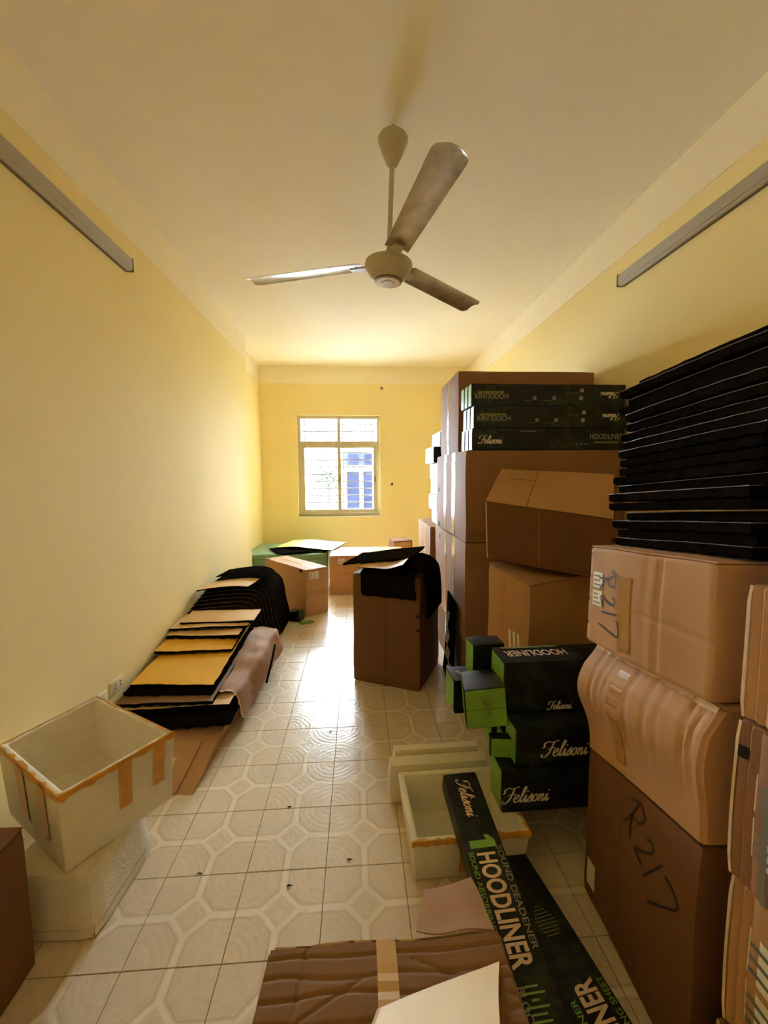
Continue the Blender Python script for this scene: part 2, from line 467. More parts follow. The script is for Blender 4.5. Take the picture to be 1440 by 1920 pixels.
S('wall_back', [(-1.9, WX0, YB, YB + .2, -0.1, HC), (WX1, 2.1, YB, YB + .2, -0.1, HC), (WX0, WX1, YB, YB + .2, -0.1, WZ0), (WX0, WX1, YB, YB + .2, WZ1, HC)], 'yellow_paint')
S('wall_front', [(-1.9, 2.1, YF - .2, YF, -0.1, HC)], 'yellow_paint')
e = 0.004
S('trim_1', [(XL, XL + e, YF, YSTEP + e, BAND, HC)], 'cream_paint')
S('trim_2', [(XREC, XREC + e, YSTEP + e, YB, BAND, HC), (XREC + e, XL, YSTEP, YSTEP + e, BAND, HC)], 'cream_paint')
S('trim_3', [(XREC + e, XR - e, YB - e, YB, BAND, HC)], 'cream_paint')
S('trim_4', [(XR - e, XR, YF, YB, BAND, HC)], 'cream_paint')

# floor tiles, one object each, shared mesh
TX0, TY0, TS = -0.4401, 1.4924, 0.3
def tile_vf(cx, cy):
    h = TS / 2 - 0.0011; b = 0.0012; V = []
    for z, r in ((-0.009, h), (-b, h), (0.0, h - b)):
        V += [Vector((cx + sx * r, cy + sy_ * r, z)) for sx, sy_ in ((-1, -1), (1, -1), (1, 1), (-1, 1))]
    Fc = [(8, 9, 10, 11)] + [(r * 4 + k, r * 4 + (k + 1) % 4, r * 4 + 4 + (k + 1) % 4, r * 4 + 4 + k) for r in (0, 1) for k in range(4)]
    return V, Fc
tile_me = mesh('tile', *tile_vf(0, 0), 'floor_tile')
rv, rf = [], []
for i in range(-4, 8):
    for j in range(-13, 18):
        cx, cyy = TX0 + TS * (i + .5), TY0 + TS * (j + .5)
        if cyy < -0.05:
            if cyy > YF - .1:
                v, f = tile_vf(cx, cyy); n0 = len(rv); rv += v; rf += [tuple(a + n0 for a in q) for q in f]
            continue
        o = link('tile', tile_me, floor); o.location = (cx, cyy, random.uniform(-.0004, .0002))
ox, oy = TX0 + TS * .5, TY0 + TS * .5
o = link('tile', mesh('tile_rest', [v - Vector((ox, oy, 0)) for v in rv], rf, 'floor_tile'), floor); o.location = (ox, oy, 0); o['kind'] = 'stuff'

# window
win = struct(link('window_1', None, None, Vector(((WX0 + WX1) / 2, YB, WZ0))))
def wp(name, lst, mat, parent=None):
    V, Fc = boxes_vf(lst); return part(name, V, Fc, mat, parent or win)
y0, y1 = YB + .045, YB + .105
fr = 0.052
wp('frame', [(WX0, WX0 + fr, y0, y1, WZ0, WZ1), (WX1 - fr, WX1, y0, y1, WZ0, WZ1), (WX0 + fr, WX1 - fr, y0, y1, WZ0, WZ0 + fr), (WX0 + fr, WX1 - fr, y0, y1, WZ1 - fr, WZ1)], 'window_alu')
ZT0, ZT1, XM = 1.985, 2.065, -0.306
wp('transom', [(WX0 + fr, WX1 - fr, y0, y1, ZT0, ZT1)], 'window_alu')
wp('mullion', [(XM - .026, XM + .026, y0, y1, ZT1, WZ1 - fr)], 'window_alu')
def glass(parent, x0, x1, z0, z1, y):
    wp('pane', [(x0, x1, y, y + .005, z0, z1)], 'window_glass', parent)
glass(win, WX0 + fr, XM - .026, ZT1, WZ1 - fr, y0 + .03); glass(win, XM + .026, WX1 - fr, ZT1, WZ1 - fr, y0 + .03)
for (sx0, sx1, yy) in ((WX0 + fr, XM + .03, y0 + .002), (XM - .03, WX1 - fr, y0 + .031)):
    z0, z1 = WZ0 + fr, ZT0; wd = 0.055
    s_o = wp('sash', [(sx0, sx0 + wd, yy, yy + .026, z0, z1), (sx1 - wd, sx1, yy, yy + .026, z0, z1), (sx0 + wd, sx1 - wd, yy, yy + .026, z0, z0 + wd), (sx0 + wd, sx1 - wd, yy, yy + .026, z1 - .03, z1)], 'window_alu')
    glass(s_o, sx0 + wd, sx1 - wd, z0 + wd, z1 - .03, yy + .01)
    wp('latch', [(sx1 - .035, sx1 - .02, yy - .012, yy, 1.40, 1.50)], 'lamp_edge', s_o)
for k in range(13):
    zz = 0.935 + k * 0.1185
    wp('security_bar', [(WX0, WX1, YB + .155, YB + .163, zz - .011, zz + .011)], 'bar_steel')
for xx in (-0.875, -0.36, -0.245, 0.25):
    wp('security_bar', [(xx - .010, xx + .010, YB + .163, YB + .171, WZ0, WZ1)], 'bar_steel')
wp('window_sill', [(WX0 - .01, WX1 + .01, YB - .006, YB + .045, WZ0 - .02, WZ0)], 'cream_paint')

fill_win = struct(link('unseen_fill_window', None, None, Vector((XL, -.25, 1.8))))  # unseen side window behind the camera, added to brighten the foreground
V, Fc = boxes_vf([(-1.60, -1.56, -.43, -.41, 1.8, 2.16), (-1.60, -1.56, -.09, -.07, 1.8, 2.16), (-1.60, -1.56, -.41, -.09, 1.8, 1.82), (-1.60, -1.56, -.41, -.09, 2.14, 2.16)]); part('frame', V, Fc, 'window_alu', fill_win)
V, Fc = boxes_vf([(-1.58, -1.575, -.41, -.09, 1.82, 2.14)]); part('pane', V, Fc, 'window_glass', fill_win)
# outside
gr = S('ground', [(-40, 40, 7.6, 60, -4.2, -4.0)], 'concrete')
S('wall_light_blocker', [(2.1, 6, 7.5, 14, -4, 7.0)], 'blocker_dark')  # unseen block, added to keep skylight off the left wall
bl = thing('building', (.5, 15, -4), 'bluish house front with white bands seen through the right window sash', 'building')
V, Fc = boxes_vf([(-0.50, 1.4, 15, 19, -4, 2.35)]); part('wall', V, Fc, 'far_blue_wall', bl)
for z0, z1 in ((-.65, -.45), (0.15, 0.3), (1.65, 1.85)):
    V, Fc = boxes_vf([(-0.55, 1.45, 14.9, 15, z0, z1)]); part('ledge', V, Fc, 'far_white_trim', bl)
for x0, x1 in ((-0.52, -0.40), (0.06, 0.18), (.62, .74)):
    V, Fc = boxes_vf([(x0, x1, 14.92, 15, -4, 1.9)]); part('pilaster', V, Fc, 'far_white_trim', bl)
for x0, x1, z0, z1 in ((-.34, .0, .42, 1.5), (.24, .56, .42, 1.5), (-.34, .0, -.35, .05), (.24, .56, -.35, .05), (-.34, .0, 1.95, 2.25), (.24, .56, 1.95, 2.25)):
    V, Fc = boxes_vf([(x0, x1, 14.96, 15, z0, z1)]); part('window', V, Fc, 'far_pane', bl)
tr_ = thing('tree', (-1.3, 17, -4), 'small pale green tree seen through the left window sash', 'tree')
V, Fc = tube_vf([(-1.3, 17, -4), (-1.28, 17, -1.5), (-1.2, 17, 1.2)], .07); part('trunk', V, Fc, 'far_bark', tr_, 60)
LV, LF = [], []
rng = random.Random(3)
for k in range(320):
    c = Vector((-1.2, 17, 1.35)) + Vector((rng.gauss(0, .28), rng.gauss(0, .3), rng.gauss(0, .35)))
    d = Vector((rng.gauss(0, 1), rng.gauss(0, 1), rng.gauss(0, 1))).normalized(); u = d.orthogonal().normalized() * .07; v_ = d.cross(u).normalized() * .035
    n0 = len(LV); LV += [c - u, c + v_, c + u, c - v_]; LF.append((n0, n0 + 1, n0 + 2, n0 + 3))
lf = part('foliage', LV, LF, 'far_leaf', tr_); lf['kind'] = 'stuff'

# ------------------------------------------------------------------ ceiling fan
fx, fy = 0.165, 2.235
fan = thing('ceiling_fan', (fx, fy, 2.50), 'cream three-bladed ceiling fan hanging on a long rod', 'ceiling fan')
top = Vector((0.196, fy, 3.25)); hubc = Vector((fx, fy, 2.50)); axis = (top - hubc).normalized()
def ax_at(z): return hubc + axis * ((z - 2.50) / axis.z)
V, Fc = tube_vf([ax_at(3.195), ax_at(3.25)], .007); part('hook', V, Fc, 'lamp_edge', fan, 60)
V, Fc = lathe_vf([(.018, 0), (.030, .012), (.052, .06), (.074, .112), (.077, .128), (.068, .142), (.040, .150), (.012, .153)], ax_at(3.055), axis); part('canopy', V, Fc, 'fan_enamel', fan, 50)
V, Fc = tube_vf([ax_at(2.64), ax_at(3.07)], .0125, 16); part('rod', V, Fc, 'fan_enamel', fan, 60)
V, Fc = lathe_vf([(.050, 0.0), (.074, .008), (.098, .030), (.117, .062), (.122, .080), (.119, .092), (.100, .102), (.060, .108), (.030, .112), (.022, .116), (.020, .150)], hubc, axis, 56); part('motor_housing', V, Fc, 'fan_enamel', fan, 40)
V, Fc = lathe_vf([(.060, -.006), (.066, -.002), (.066, .004)], hubc, axis, 40); bd = part('badge', V, Fc, 'fan_badge', fan, 30)
V, Fc = lathe_vf([(.0665, -.002), (.071, -.001), (.071, .005), (.0665, .006)], hubc, axis, 40); part('badge_ring', V, Fc, 'lamp_edge', bd, 30)
V, Fc = lathe_vf([(.030, -.0085), (.032, -.006)], hubc, axis, 24); part('emblem', V, Fc, 'lamp_white', bd, 30)
for ang in (42, 162, -78):
    a = math.radians(ang); d = Vector((math.cos(a), math.sin(a), 0)); pz = math.radians(-9)
    wv_ = (Vector((-d.y, d.x, 0)) * math.cos(pz) + Vector((0, 0, 1)) * math.sin(pz)); nv = d.cross(wv_).normalized()
    if nv.z < 0: nv = -nv
    base = Vector((fx, fy, 2.588))
    nl, nw = 60, 10; V, Fc = [], []
    for side in (0, 1):
        for i in range(nl + 1):
            r = 0.145 + (0.79 - 0.145) * i / nl
            hw = 0.060 + 0.010 * i / nl
            tt = max(0, (r - 0.745) / 0.045); hw *= 1 - 0.42 * (1 - math.sqrt(max(0.0, 1 - tt * tt)))
            for k in range(nw + 1):
                q = -1 + 2 * k / nw
                cam_ = 0.010 * (1 - q * q)
                V.append(base + d * r + wv_ * (hw * q) + nv * (cam_ + (0.0022 if side else 0)))
    m = (nl + 1) * (nw + 1)
    for i in range(nl):
        for k in range(nw):
            q = i * (nw + 1) + k; Fc.append((q, q + 1, q + nw + 2, q + nw + 1)); Fc.append(tuple(x + m for x in (q + nw + 1, q + nw + 2, q + 1, q)))
    bdry = [k for k in range(nw + 1)] + [i * (nw + 1) + nw for i in range(1, nl + 1)] + [nl * (nw + 1) + k for k in range(nw - 1, -1, -1)] + [i * (nw + 1) for i in range(nl - 1, 0, -1)]
    Fc += [(bdry[i - 1], bdry[i], bdry[i] + m, bdry[i - 1] + m) for i in range(len(bdry))]
    bl_ = part('blade', V, Fc, 'fan_blade_metal', fan, 35)
    h = hex_axes(base + d * 0.085 - wv_ * .026 - nv * .012, d * .115, wv_ * .052, nv * .008, pull=.001)
    h.body('blade_bracket', 'fan_enamel', bl_, 2)
    for r, q in ((.165, -.018), (.165, .018), (.19, 0)):
        V, Fc = lathe_vf([(.005, -.004), (.005, .004)], base + d * r + wv_ * q - nv * .004, nv, 10); part('screw', V, Fc, 'dark_screw', bl_)

# ------------------------------------------------------------------ wall lamps, sockets
def batten(label, xw, sgn, ya, yb, z0, z1):
    t_ = thing('batten_lamp', (xw, (ya + yb) / 2, z0), label, 'lamp')
    x0, x1 = sorted((xw, xw + sgn * .036)); box_part('housing', (x0, x1, ya + .012, yb - .012, z0, z1), 'lamp_white', t_, .004)
    x0, x1 = sorted((xw + sgn * .036, xw + sgn * .046)); box_part('diffuser', (x0, x1, ya + .014, yb - .014, z0 + .006, z1 - .006), 'lamp_diffuser', t_, .004)
    for q0, q1 in ((ya, ya + .012), (yb - .012, yb)):
        x0, x1 = sorted((xw, xw + sgn * .046)); box_part('end_cap', (x0, x1, q0, q1, z0 - .001, z1 + .001), 'lamp_edge', t_, .002)
    x0, x1 = sorted((xw, xw + sgn * .012)); box_part('mounting_rail', (x0, x1, ya + .02, yb - .02, z0 - .006, z0), 'lamp_edge', t_)
batten('grey batten lamp on the left yellow wall', XL, 1, 1.55, 2.765, 2.757, 2.832)
batten('grey batten lamp on the right yellow wall', XR, -1, 1.60, 2.83, 2.765, 2.842)
def socket(label, y, z, n):
    t_ = thing('wall_socket', (XL, y, z), label, 'socket')
    box_part('cover_plate', (XL, XL + .010, y - .062, y + .062, z - .038, z + .038), 'switch_plastic', t_, .003)
    for k in range(n):
        yy = y + (k - (n - 1) / 2) * .048
        for dz in (-.010, .010):
            box_part('socket_hole', (XL + .0102, XL + .0112, yy - .004, yy + .004, z + dz - .004, z + dz + .004), 'slot_dark', t_)
socket('cream double socket plate on the left wall above the foam pile', 2.395, .315, 2)
socket('cream blank socket plate behind the open polystyrene box', 2.235, .300, 1)
t_ = thing('light_switch', (.56, YB, 1.358), 'small dark switch on the yellow wall right of the window', 'switch')
box_part('cover_plate', (.525, .595, YB - .008, YB, 1.315, 1.40), 'yellow_paint', t_, .003)
box_part('switch_knob', (.545, .575, YB - .014, YB - .008, 1.338, 1.378), 'slot_dark', t_, .002)
t_ = thing('bulb_holder', (.40, YB, 2.905), 'tiny white bulb holder high on the back wall', 'lamp holder')
V, Fc = lathe_vf([(.026, 0), (.026, .01), (.016, .016), (.016, .05), (.012, .052)], (.40, YB, 2.905), (0, -1, 0), 20); part('holder_cup', V, Fc, 'lamp_white', t_, 40)
V, Fc = lathe_vf([(.012, 0), (.012, .01)], (.40, YB - .05, 2.905), (0, -1, 0), 16); part('contact', V, Fc, 'slot_dark', t_)

# ------------------------------------------------------------------ cartons
def labels(h, par, face, u0, v0, u1, v1, split='v', lines=4):
    """two white stickers side by side with printed lines"""
    gap = 0.04
    if split == 'v': R_ = ((u0, v0, u1, (v0 + v1) / 2 - (v1 - v0) * gap), (u0, (v0 + v1) / 2 + (v1 - v0) * gap, u1, v1))
    else: R_ = ((u0, v0, (u0 + u1) / 2 - (u1 - u0) * gap, v1), ((u0 + u1) / 2 + (u1 - u0) * gap, v0, u1, v1))
    for a, b, c, d in R_:
        lb = h.rect('paper_label', face, a, b, c, d, 'paper_label', par, .0018, 3)
        for k in range(lines):
            f0 = b + (d - b) * (k + .6) / (lines + .6); f1 = f0 + (d - b) * .09
            h.rect('printed_line', face, a + (c - a) * .1, f0, a + (c - a) * random.uniform(.5, .9), f1, 'ink', lb, .0026, 2)
R217 = [[(-.02, 1.06), (.06, .5), (.02, 0)], [(-.18, .82), (.05, 1.05), (.36, .94), (.30, .62), (.06, .50), (.42, .0)],
        [(.70, .78), (.86, .92), (.98, .74), (.82, .34), (.66, .06), (1.04, .10)], [(1.28, .98), (1.22, .02)], [(1.46, .92), (1.72, 1.0), (2.02, .92), (1.92, .5), (1.66, -.2)]]
R217 = [[(x - .95, y - .5) for x, y in q] for q in R217]

def carton(label, h, mat='cardboard', n=10, flaps=None, tape=(), cat='cardboard box', group=None, hole=False, name='carton'):
    b = h.tri(.5, .5, 0)
    t_ = thing(name, b, label, cat, group)
    h.body('body', mat, t_, n)
    if flaps == 'x':      # flaps meet along x
        for v0, v1 in ((.004, .494), (.506, .996)): h.rect('flap', 'z+', .004, v0, .996, v1, mat, t_, .0006, 6, .004)
        h.rect('tape', 'z+', .0, .44, 1, .56, 'clear_tape', t_, .0060, 6)
    if flaps == 'y':
        for u0, u1 in ((.004, .494), (.506, .996)): h.rect('flap', 'z+', u0, .004, u1, .996, mat, t_, .0006, 6, .004)
        h.rect('tape', 'z+', .44, 0, .56, 1, 'clear_tape', t_, .0060, 6)
    for (face, u0, v0, u1, v1, m_) in tape: h.rect('tape', face, u0, v0, u1, v1, m_, t_, .0014, 8)
    return t_

# middle carton with mats on top
h_mid = hex_base((-.048, 2.967), (.413, 2.759), (.635, 3.215), (.179, 3.43), 0, .80, amp=.006, freq=3, seed=1)
mid = carton('tall plain brown carton standing in the middle of the floor', h_mid, 'cardboard_dark', 12, 'x', [('y-', .475, 0, .535, 1, 'cardboard_dark')])
h_mid.rect('seam', 'y-', .502, .0, .508, 1, 'dark_hole', mid, .0018, 6)
for v0 in (.54, .66): h_mid.rect('tear', 'y-', .955, v0, .99, v0 + .03, 'dark_hole', mid, .002, 2)

# far cartons under the window
h = hex_base((-.564, 4.382), (-.343, 4.54), (-.90, 5.22), (-1.13, 5.05), 0, .505, amp=.003, freq=3, seed=2)
c1 = carton('long light-brown carton turned askew in front of the green bales', h, 'cardboard', 8, 'y', [('y-', 0, .42, 1, .55, 'brown_tape'), ('x-', 0, .30, 1, .36, 'brown_tape')])
labels(h, c1, 'y-', .12, .80, .56, .95, 'u', 3)
h.rect('corner_tear', 'x-', .86, .93, .93, .998, 'dark_hole', c1, .002, 2)
h.rect('corner_tear', 'z+', .02, .90, .10, .97, 'dark_hole', c1, .0068, 2)
h = hex_box(-.375, .60, 5.20, 5.82, 0, .495, amp=.004, freq=3, seed=3)
c2 = carton('wide carton with pale top below the window beside the green bales', h, 'cardboard', 8, 'x', [('y-', 0, .50, 1, .56, 'brown_tape')])
labels(h, c2, 'y-', .11, .80, .20, .94, 'u', 3)
h = hex_base((.50, 5.86), (.78, 5.95), (.73, 6.30), (.45, 6.2), 0, .56, amp=.003, seed=4)
c = carton('carton with open side standing behind the wide carton at the back wall', h, 'cardboard_dark', 6, 'x')
h.rect('flap', 'y-', 0, .55, .9, .98, 'cardboard', c, .004, 4, .004)

# green wrapped bales in the recess
for label, z0, z1, dx in (('lower green wrapped bale in the back left recess', 0, .262, 0), ('upper green wrapped bale carrying the yellow sheet', .266, .455, .01)):
    h = hex_box(-1.535 + dx, -.43 + dx, 5.56, 6.55, z0, z1, amp=.012, freq=3.2, seed=5 + z0, pull=.012)
    b_ = thing('wrapped_bale', (-1.0, 6.05, z0), label, 'bale')
    h.body('bale_body', 'green_wrap', b_, 12)
    h.rect('wrap_seam', 'y-', 0, .62, 1, .68, 'green_dark', b_, .003, 8)
    h.rect('strap', 'y-', .30, .0, .325, 1, 'green_wrap', b_, .004, 6)
    h.rect('strap', 'z+', .30, .0, .325, 1, 'green_wrap', b_, .004, 6)

# right hand stacks, far
def rc(label, b, mat='cardboard_pink', seed=0, **kw):
    h = hex_box(*b, amp=kw.pop('amp', .007), freq=3, seed=seed); return h, carton(label, h, mat, 12, **kw)
TP = [('x-', .33, .0, .40, 1, 'clear_tape'), ('x-', .60, .02, .70, 1, 'clear_tape')]
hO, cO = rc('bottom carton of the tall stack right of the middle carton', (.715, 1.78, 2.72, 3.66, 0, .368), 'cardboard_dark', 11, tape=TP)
hN, cN = rc('carton second from the floor in the tall stack right of the middle carton', (.705, 1.77, 2.70, 3.66, .372, 1.056), 'cardboard_pink', 12, tape=TP)
hM, cM = rc('carton under the row of black boxes in the tall stack', (.70, 1.78, 2.69, 3.68, 1.060, 1.668), 'cardboard_pink', 13, tape=TP, amp=.006)
hT, cT = rc('topmost carton of the tall stack behind the black boxes', (.735, 1.76, 3.06, 3.70, 1.672, 2.262), 'cardboard_pink', 14, tape=[('x-', .45, .0, .52, 1, 'clear_tape')], amp=.004)
for h_, c_o, v in ((hN, cN, .86), (hM, cM, .02), (hM, cM, .5)):
    h_.rect('scuff', 'x-', .1, v, .14, v + .06, 'dark_hole', c_o, .002, 2)
h2, c2b = rc('lower carton standing beyond the tall stack by the right wall', (.765, 1.75, 4.36, 5.22, 0, .565), 'cardboard', 15, tape=TP)
h3, c3b = rc('upper carton beyond the tall stack with small boxes on it', (.755, 1.74, 4.34, 5.20, .569, .962), 'cardboard_pink', 16, tape=TP)
h4, c4b = rc('carton behind the tall stack under the far small boxes', (.80, 1.75, 3.74, 4.28, 0, 1.02), 'cardboard_pink', 17, tape=TP)

# printed long black boxes
def blackbox(label, h, arts=(), ends=('x-',), group=None, name='printed_box', endmat='green_print', n=6):
    b = h.tri(.5, .5, 0); t_ = thing(name, b, label, 'printed box', group)
    h.body('box_body', 'black_print', t_, n)
    for f in ends:
        e_ = h.rect('end_panel', f, .03, .03, .97, .97, endmat, t_, .0008, 3)
        h.rect('end_seam', f, .03, .46, .97, .49, 'green_dark', e_, .0016, 3)
    for a in arts:
        kind, face, u, v, ht, rot = a[:6]
        if kind == 'F': V2, F2 = felisoni(ht); m_ = a[6] if len(a) > 6 else 'print_white'; nm = 'script_lettering'
        elif kind == 'Q':
            V2 = [(-ht, -ht), (ht, -ht), (ht, ht), (-ht, ht)]; F2 = [(0, 1, 2, 3)]; m_ = 'print_grey'; nm = 'printed_icon'
        elif kind == 'ONE':
            k_ = ht; V2 = [(-.06 * k_, -.5 * k_), (.22 * k_, -.5 * k_), (.22 * k_, .5 * k_), (-.02 * k_, .5 * k_), (-.24 * k_, .30 * k_), (-.24 * k_, .12 * k_), (-.06 * k_, .20 * k_)]
            F2 = [(0, 1, 2, 3, 6), (3, 4, 5, 6)]; m_ = 'print_green'; nm = 'lettering'
        elif kind == 'B':
            W_, H_ = a[6], ht; V2 = [(-W_ / 2, -H_ / 2), (W_ / 2, -H_ / 2), (W_ / 2, H_ / 2), (-W_ / 2, H_ / 2)]; F2 = [(0, 1, 2, 3)]; m_ = a[7]; nm = 'printed_band'
        else:
            V2, F2 = text2d(kind, ht, a[6] if len(a) > 6 else .62, a[8] if len(a) > 8 else .012); m_ = a[7] if len(a) > 7 else 'print_white'; nm = 'lettering'
        h.art(nm, face, u, v, V2, F2, m_, t_, rot, .0016 + (.0006 if nm != 'printed_band' else 0))
    return t_
def row_art(upside):
    if upside:
        return [('B', 'y-', .125, .62, .012, 0, .17, 'print_olive'), ('HOODLINER', 'y-', .125, .44, .036, 180, .80, 'print_grey'),
                ('F', 'y-', .885, .52, .040, 180), ('Q', 'y-', .405, .36, .011, 0), ('Q', 'y-', .53, .36, .011, 0), ('Q', 'y-', .705, .36, .012, 0), ('Q', 'y-', .71, .72, .012, 0),
                ('B', 'y-', .365, .24, .003, 0, .06, 'print_olive'), ('B', 'y-', .49, .24, .003, 0, .06, 'print_olive'), ('B', 'y-', .65, .60, .003, 0, .09, 'print_olive')]
    return [('F', 'y-', .125, .46, .052, 0), ('HOODLINER', 'y-', .875, .62, .036, 0, .80, 'print_grey'), ('B', 'y-', .875, .34, .012, 0, .17, 'print_olive'),
            ('B', 'y-', .36, .86, .004, 0, .11, 'print_grey'), ('Q', 'y-', .68, .25, .005, 0), ('Q', 'y-', .71, .25, .005, 0), ('Q', 'y-', .74, .25, .005, 0)]
rows = ('bottom', 'middle', 'top'); cols = ('front', 'middle', 'back')
for k in range(3):
    for j in range(3):
        x0 = .735 + (.008, .018, .0)[k] - .004 * j; y0_ = 2.70 + .078 * j; z0_ = 1.671 + k * .1415
        h = hex_box(x0, x0 + 1.035, y0_, y0_ + .075, z0_, z0_ + .139, pull=.002, seed=k * 3 + j)
        blackbox(f'long black printed box on the tall stack, {rows[k]} layer, {cols[j]} row', h, row_art(k > 0) if j == 0 else (), group='black boxes on the tall stack')

# far small boxes on the distant cartons (slivers at the edge of the tall stack)
far = [(.765, .14), (.735, .15), (.755, .15), (.745, .15), (.70, .15), (.765, .14)]
zc = 1.024
names_ = ('lowest', 'second', 'third', 'fourth', 'fifth', 'topmost')
for k, (x0, hh) in enumerate(far):
    h = hex_box(x0, x0 + .9, 3.86, 4.30, zc, zc + hh, pull=.003, seed=30 + k); zc += hh + .002
    blackbox(f'{names_[k]} small printed box of the far column beside the tall stack', h, (), ends=('x-',), endmat=('green_print', 'green_dark', 'paper_label', 'paper_label', 'black_print', 'paper_label')[k], group='far column of small boxes')

# leaning cartons P and Q, and what carries them
hq = hex_base((.854, 2.0), (1.30, 2.158), (1.19, 2.478), (.745, 2.32), (.46, .46, .46, .46), (.95, .97, .99, 1.0), amp=.006, freq=3, seed=21)
cq = carton('squat carton with white marks wedged below the slanting carton', hq, 'cardboard', 10, 'x', [('x-', .34, 0, .44, 1, 'brown_tape')])
for u in (.60, .70, .80): hq.rect('printed_mark', 'x-', u, .12 + .1 * (u - .6), u + .05, .42, 'paper_label', cq, .002, 2, skew=-.05)
hq2 = hex_base((.88, 2.02), (1.30, 2.17), (1.20, 2.50), (.77, 2.36), 0, .455, amp=.005, seed=22)
carton('carton on the floor hidden behind the pile of green-ended boxes', hq2, 'cardboard_dark', 6)
C = {(0, 0, 0): (.705, 2.235, 1.048), (1, 0, 0): (1.27, 1.99, .965), (0, 1, 0): (.885, 2.60, 1.06), (1, 1, 0): (1.46, 2.34, 1.0),
     (0, 0, 1): (.692, 2.225, 1.362), (1, 0, 1): (1.255, 1.965, 1.285), (0, 1, 1): (.905, 2.585, 1.545), (1, 1, 1): (1.48, 2.33, 1.50)}
hp = Hex(C, amp=.006, freq=3, seed=23)
cpn = carton('big carton slumped at a slant with its sloping top facing forward', hp, 'cardboard_dark', 12)
hp.rect('flap', 'z+', .004, .01, .34, .99, 'cardboard', cpn, .0008, 8, .004)
hp.rect('flap', 'z+', .346, .01, .996, .99, 'cardboard', cpn, .0008, 8, .004)
hp.rect('print', 'z+', .10, .66, .36, .675, 'cardboard_dark', cpn, .0062, 4)
hp.rect('crease', 'y-', .44, .02, .446, .98, 'cardboard_pink', cpn, .0015, 5)
hp.rect('torn_edge', 'y-', .0, .0, .012, .99, 'torn_edge', cpn, .002, 6)

# near right stack (R217)
def groove(t_, c, w_=.012): return math.exp(-((t_ - c) / w_) ** 2)
def crush(uvw):
    x, y, z = uvw; b = math.exp(-((z - .60) / .28) ** 2) * (0.4 + .6 * y)
    g = sum(a * groove(y, c + .05 * (z - .5), .011) for c, a in ((.84, 1), (.76, .7), (.70, .5), (.50, .9), (.36, .8), (.27, .5), (.11, 1.2), (.06, 1))) * min(1, max(0, z * 2.2 - .4))
    return Vector((-.055 * b * (1 - x), 0, 0)) + Vector((.03 * max(0, z - .8) / .2 * (1 - x), 0, 0)) + Vector((.005 * g * (1 - x), 0, 0))
h3 = hex_base((.788, .845), (1.33, .825), (1.35, 1.335), (.808, 1.356), 0, (.645, .645, .53, .54), amp=.007, freq=3, seed=31)
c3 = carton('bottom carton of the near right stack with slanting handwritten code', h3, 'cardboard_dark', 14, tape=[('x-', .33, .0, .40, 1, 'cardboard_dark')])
V2, F2 = strokes2d(R217, .055, 0, .112); h3.art('handwriting', 'x-', .66, .74, V2, F2, 'marker_ink', c3, -38, .003)
h3.rect('paper_label', 'x-', .05, .10, .15, .27, 'paper_label', c3, .002, 3)
h2n = hex_base((.788, .842), (1.34, .825), (1.36, 1.335), (.806, 1.358), (.648, .648, .533, .543), (.985, .985, .93, .935), amp=.007, freq=3.5, seed=32, extra=crush, pull=.010)
c2n = carton('crushed bulging carton in the middle of the near right stack', h2n, 'cardboard', 52, tape=[('x-', .34, .0, .44, 1, 'brown_tape')])
h2n.rect('torn_edge', 'x-', .02, .955, .98, .995, 'torn_edge', c2n, .002, 24, jag=.012)
def crush1(uvw):
    x, y, z = uvw; return Vector((.004 * (1 - x) * (groove(y, .44, .008) + groove(y, .34, .008) + .8 * groove(z, .42 + .1 * y, .02) * (1 if y < .5 else 0)), 0, 0))
h1 = hex_base((.785, .848), (1.35, .83), (1.37, 1.34), (.785, 1.352), (.990, .990, .936, .941), (1.312, 1.312, 1.255, 1.262), amp=.008, freq=4, seed=33, extra=crush1)
c1n = carton('carton marked R217 on top of the near right stack', h1, 'cardboard', 44, 'y', [('x-', .36, .0, .46, .76, 'brown_tape'), ('x-', .34, .0, .38, .62, 'brown_tape')])
V2, F2 = strokes2d(R217, .055, 0, .090); h1.art('handwriting', 'x-', .245, .47, V2, F2, 'marker_ink', c1n, -82, .003)
labels(h1, c1n, 'x-', .06, .42, .17, .76, 'v', 3)
for v in (.2, .45, .7, .92): h1.rect('tear', 'x-', .015, v, .03, v + .03, 'dark_hole', c1n, .002, 2)

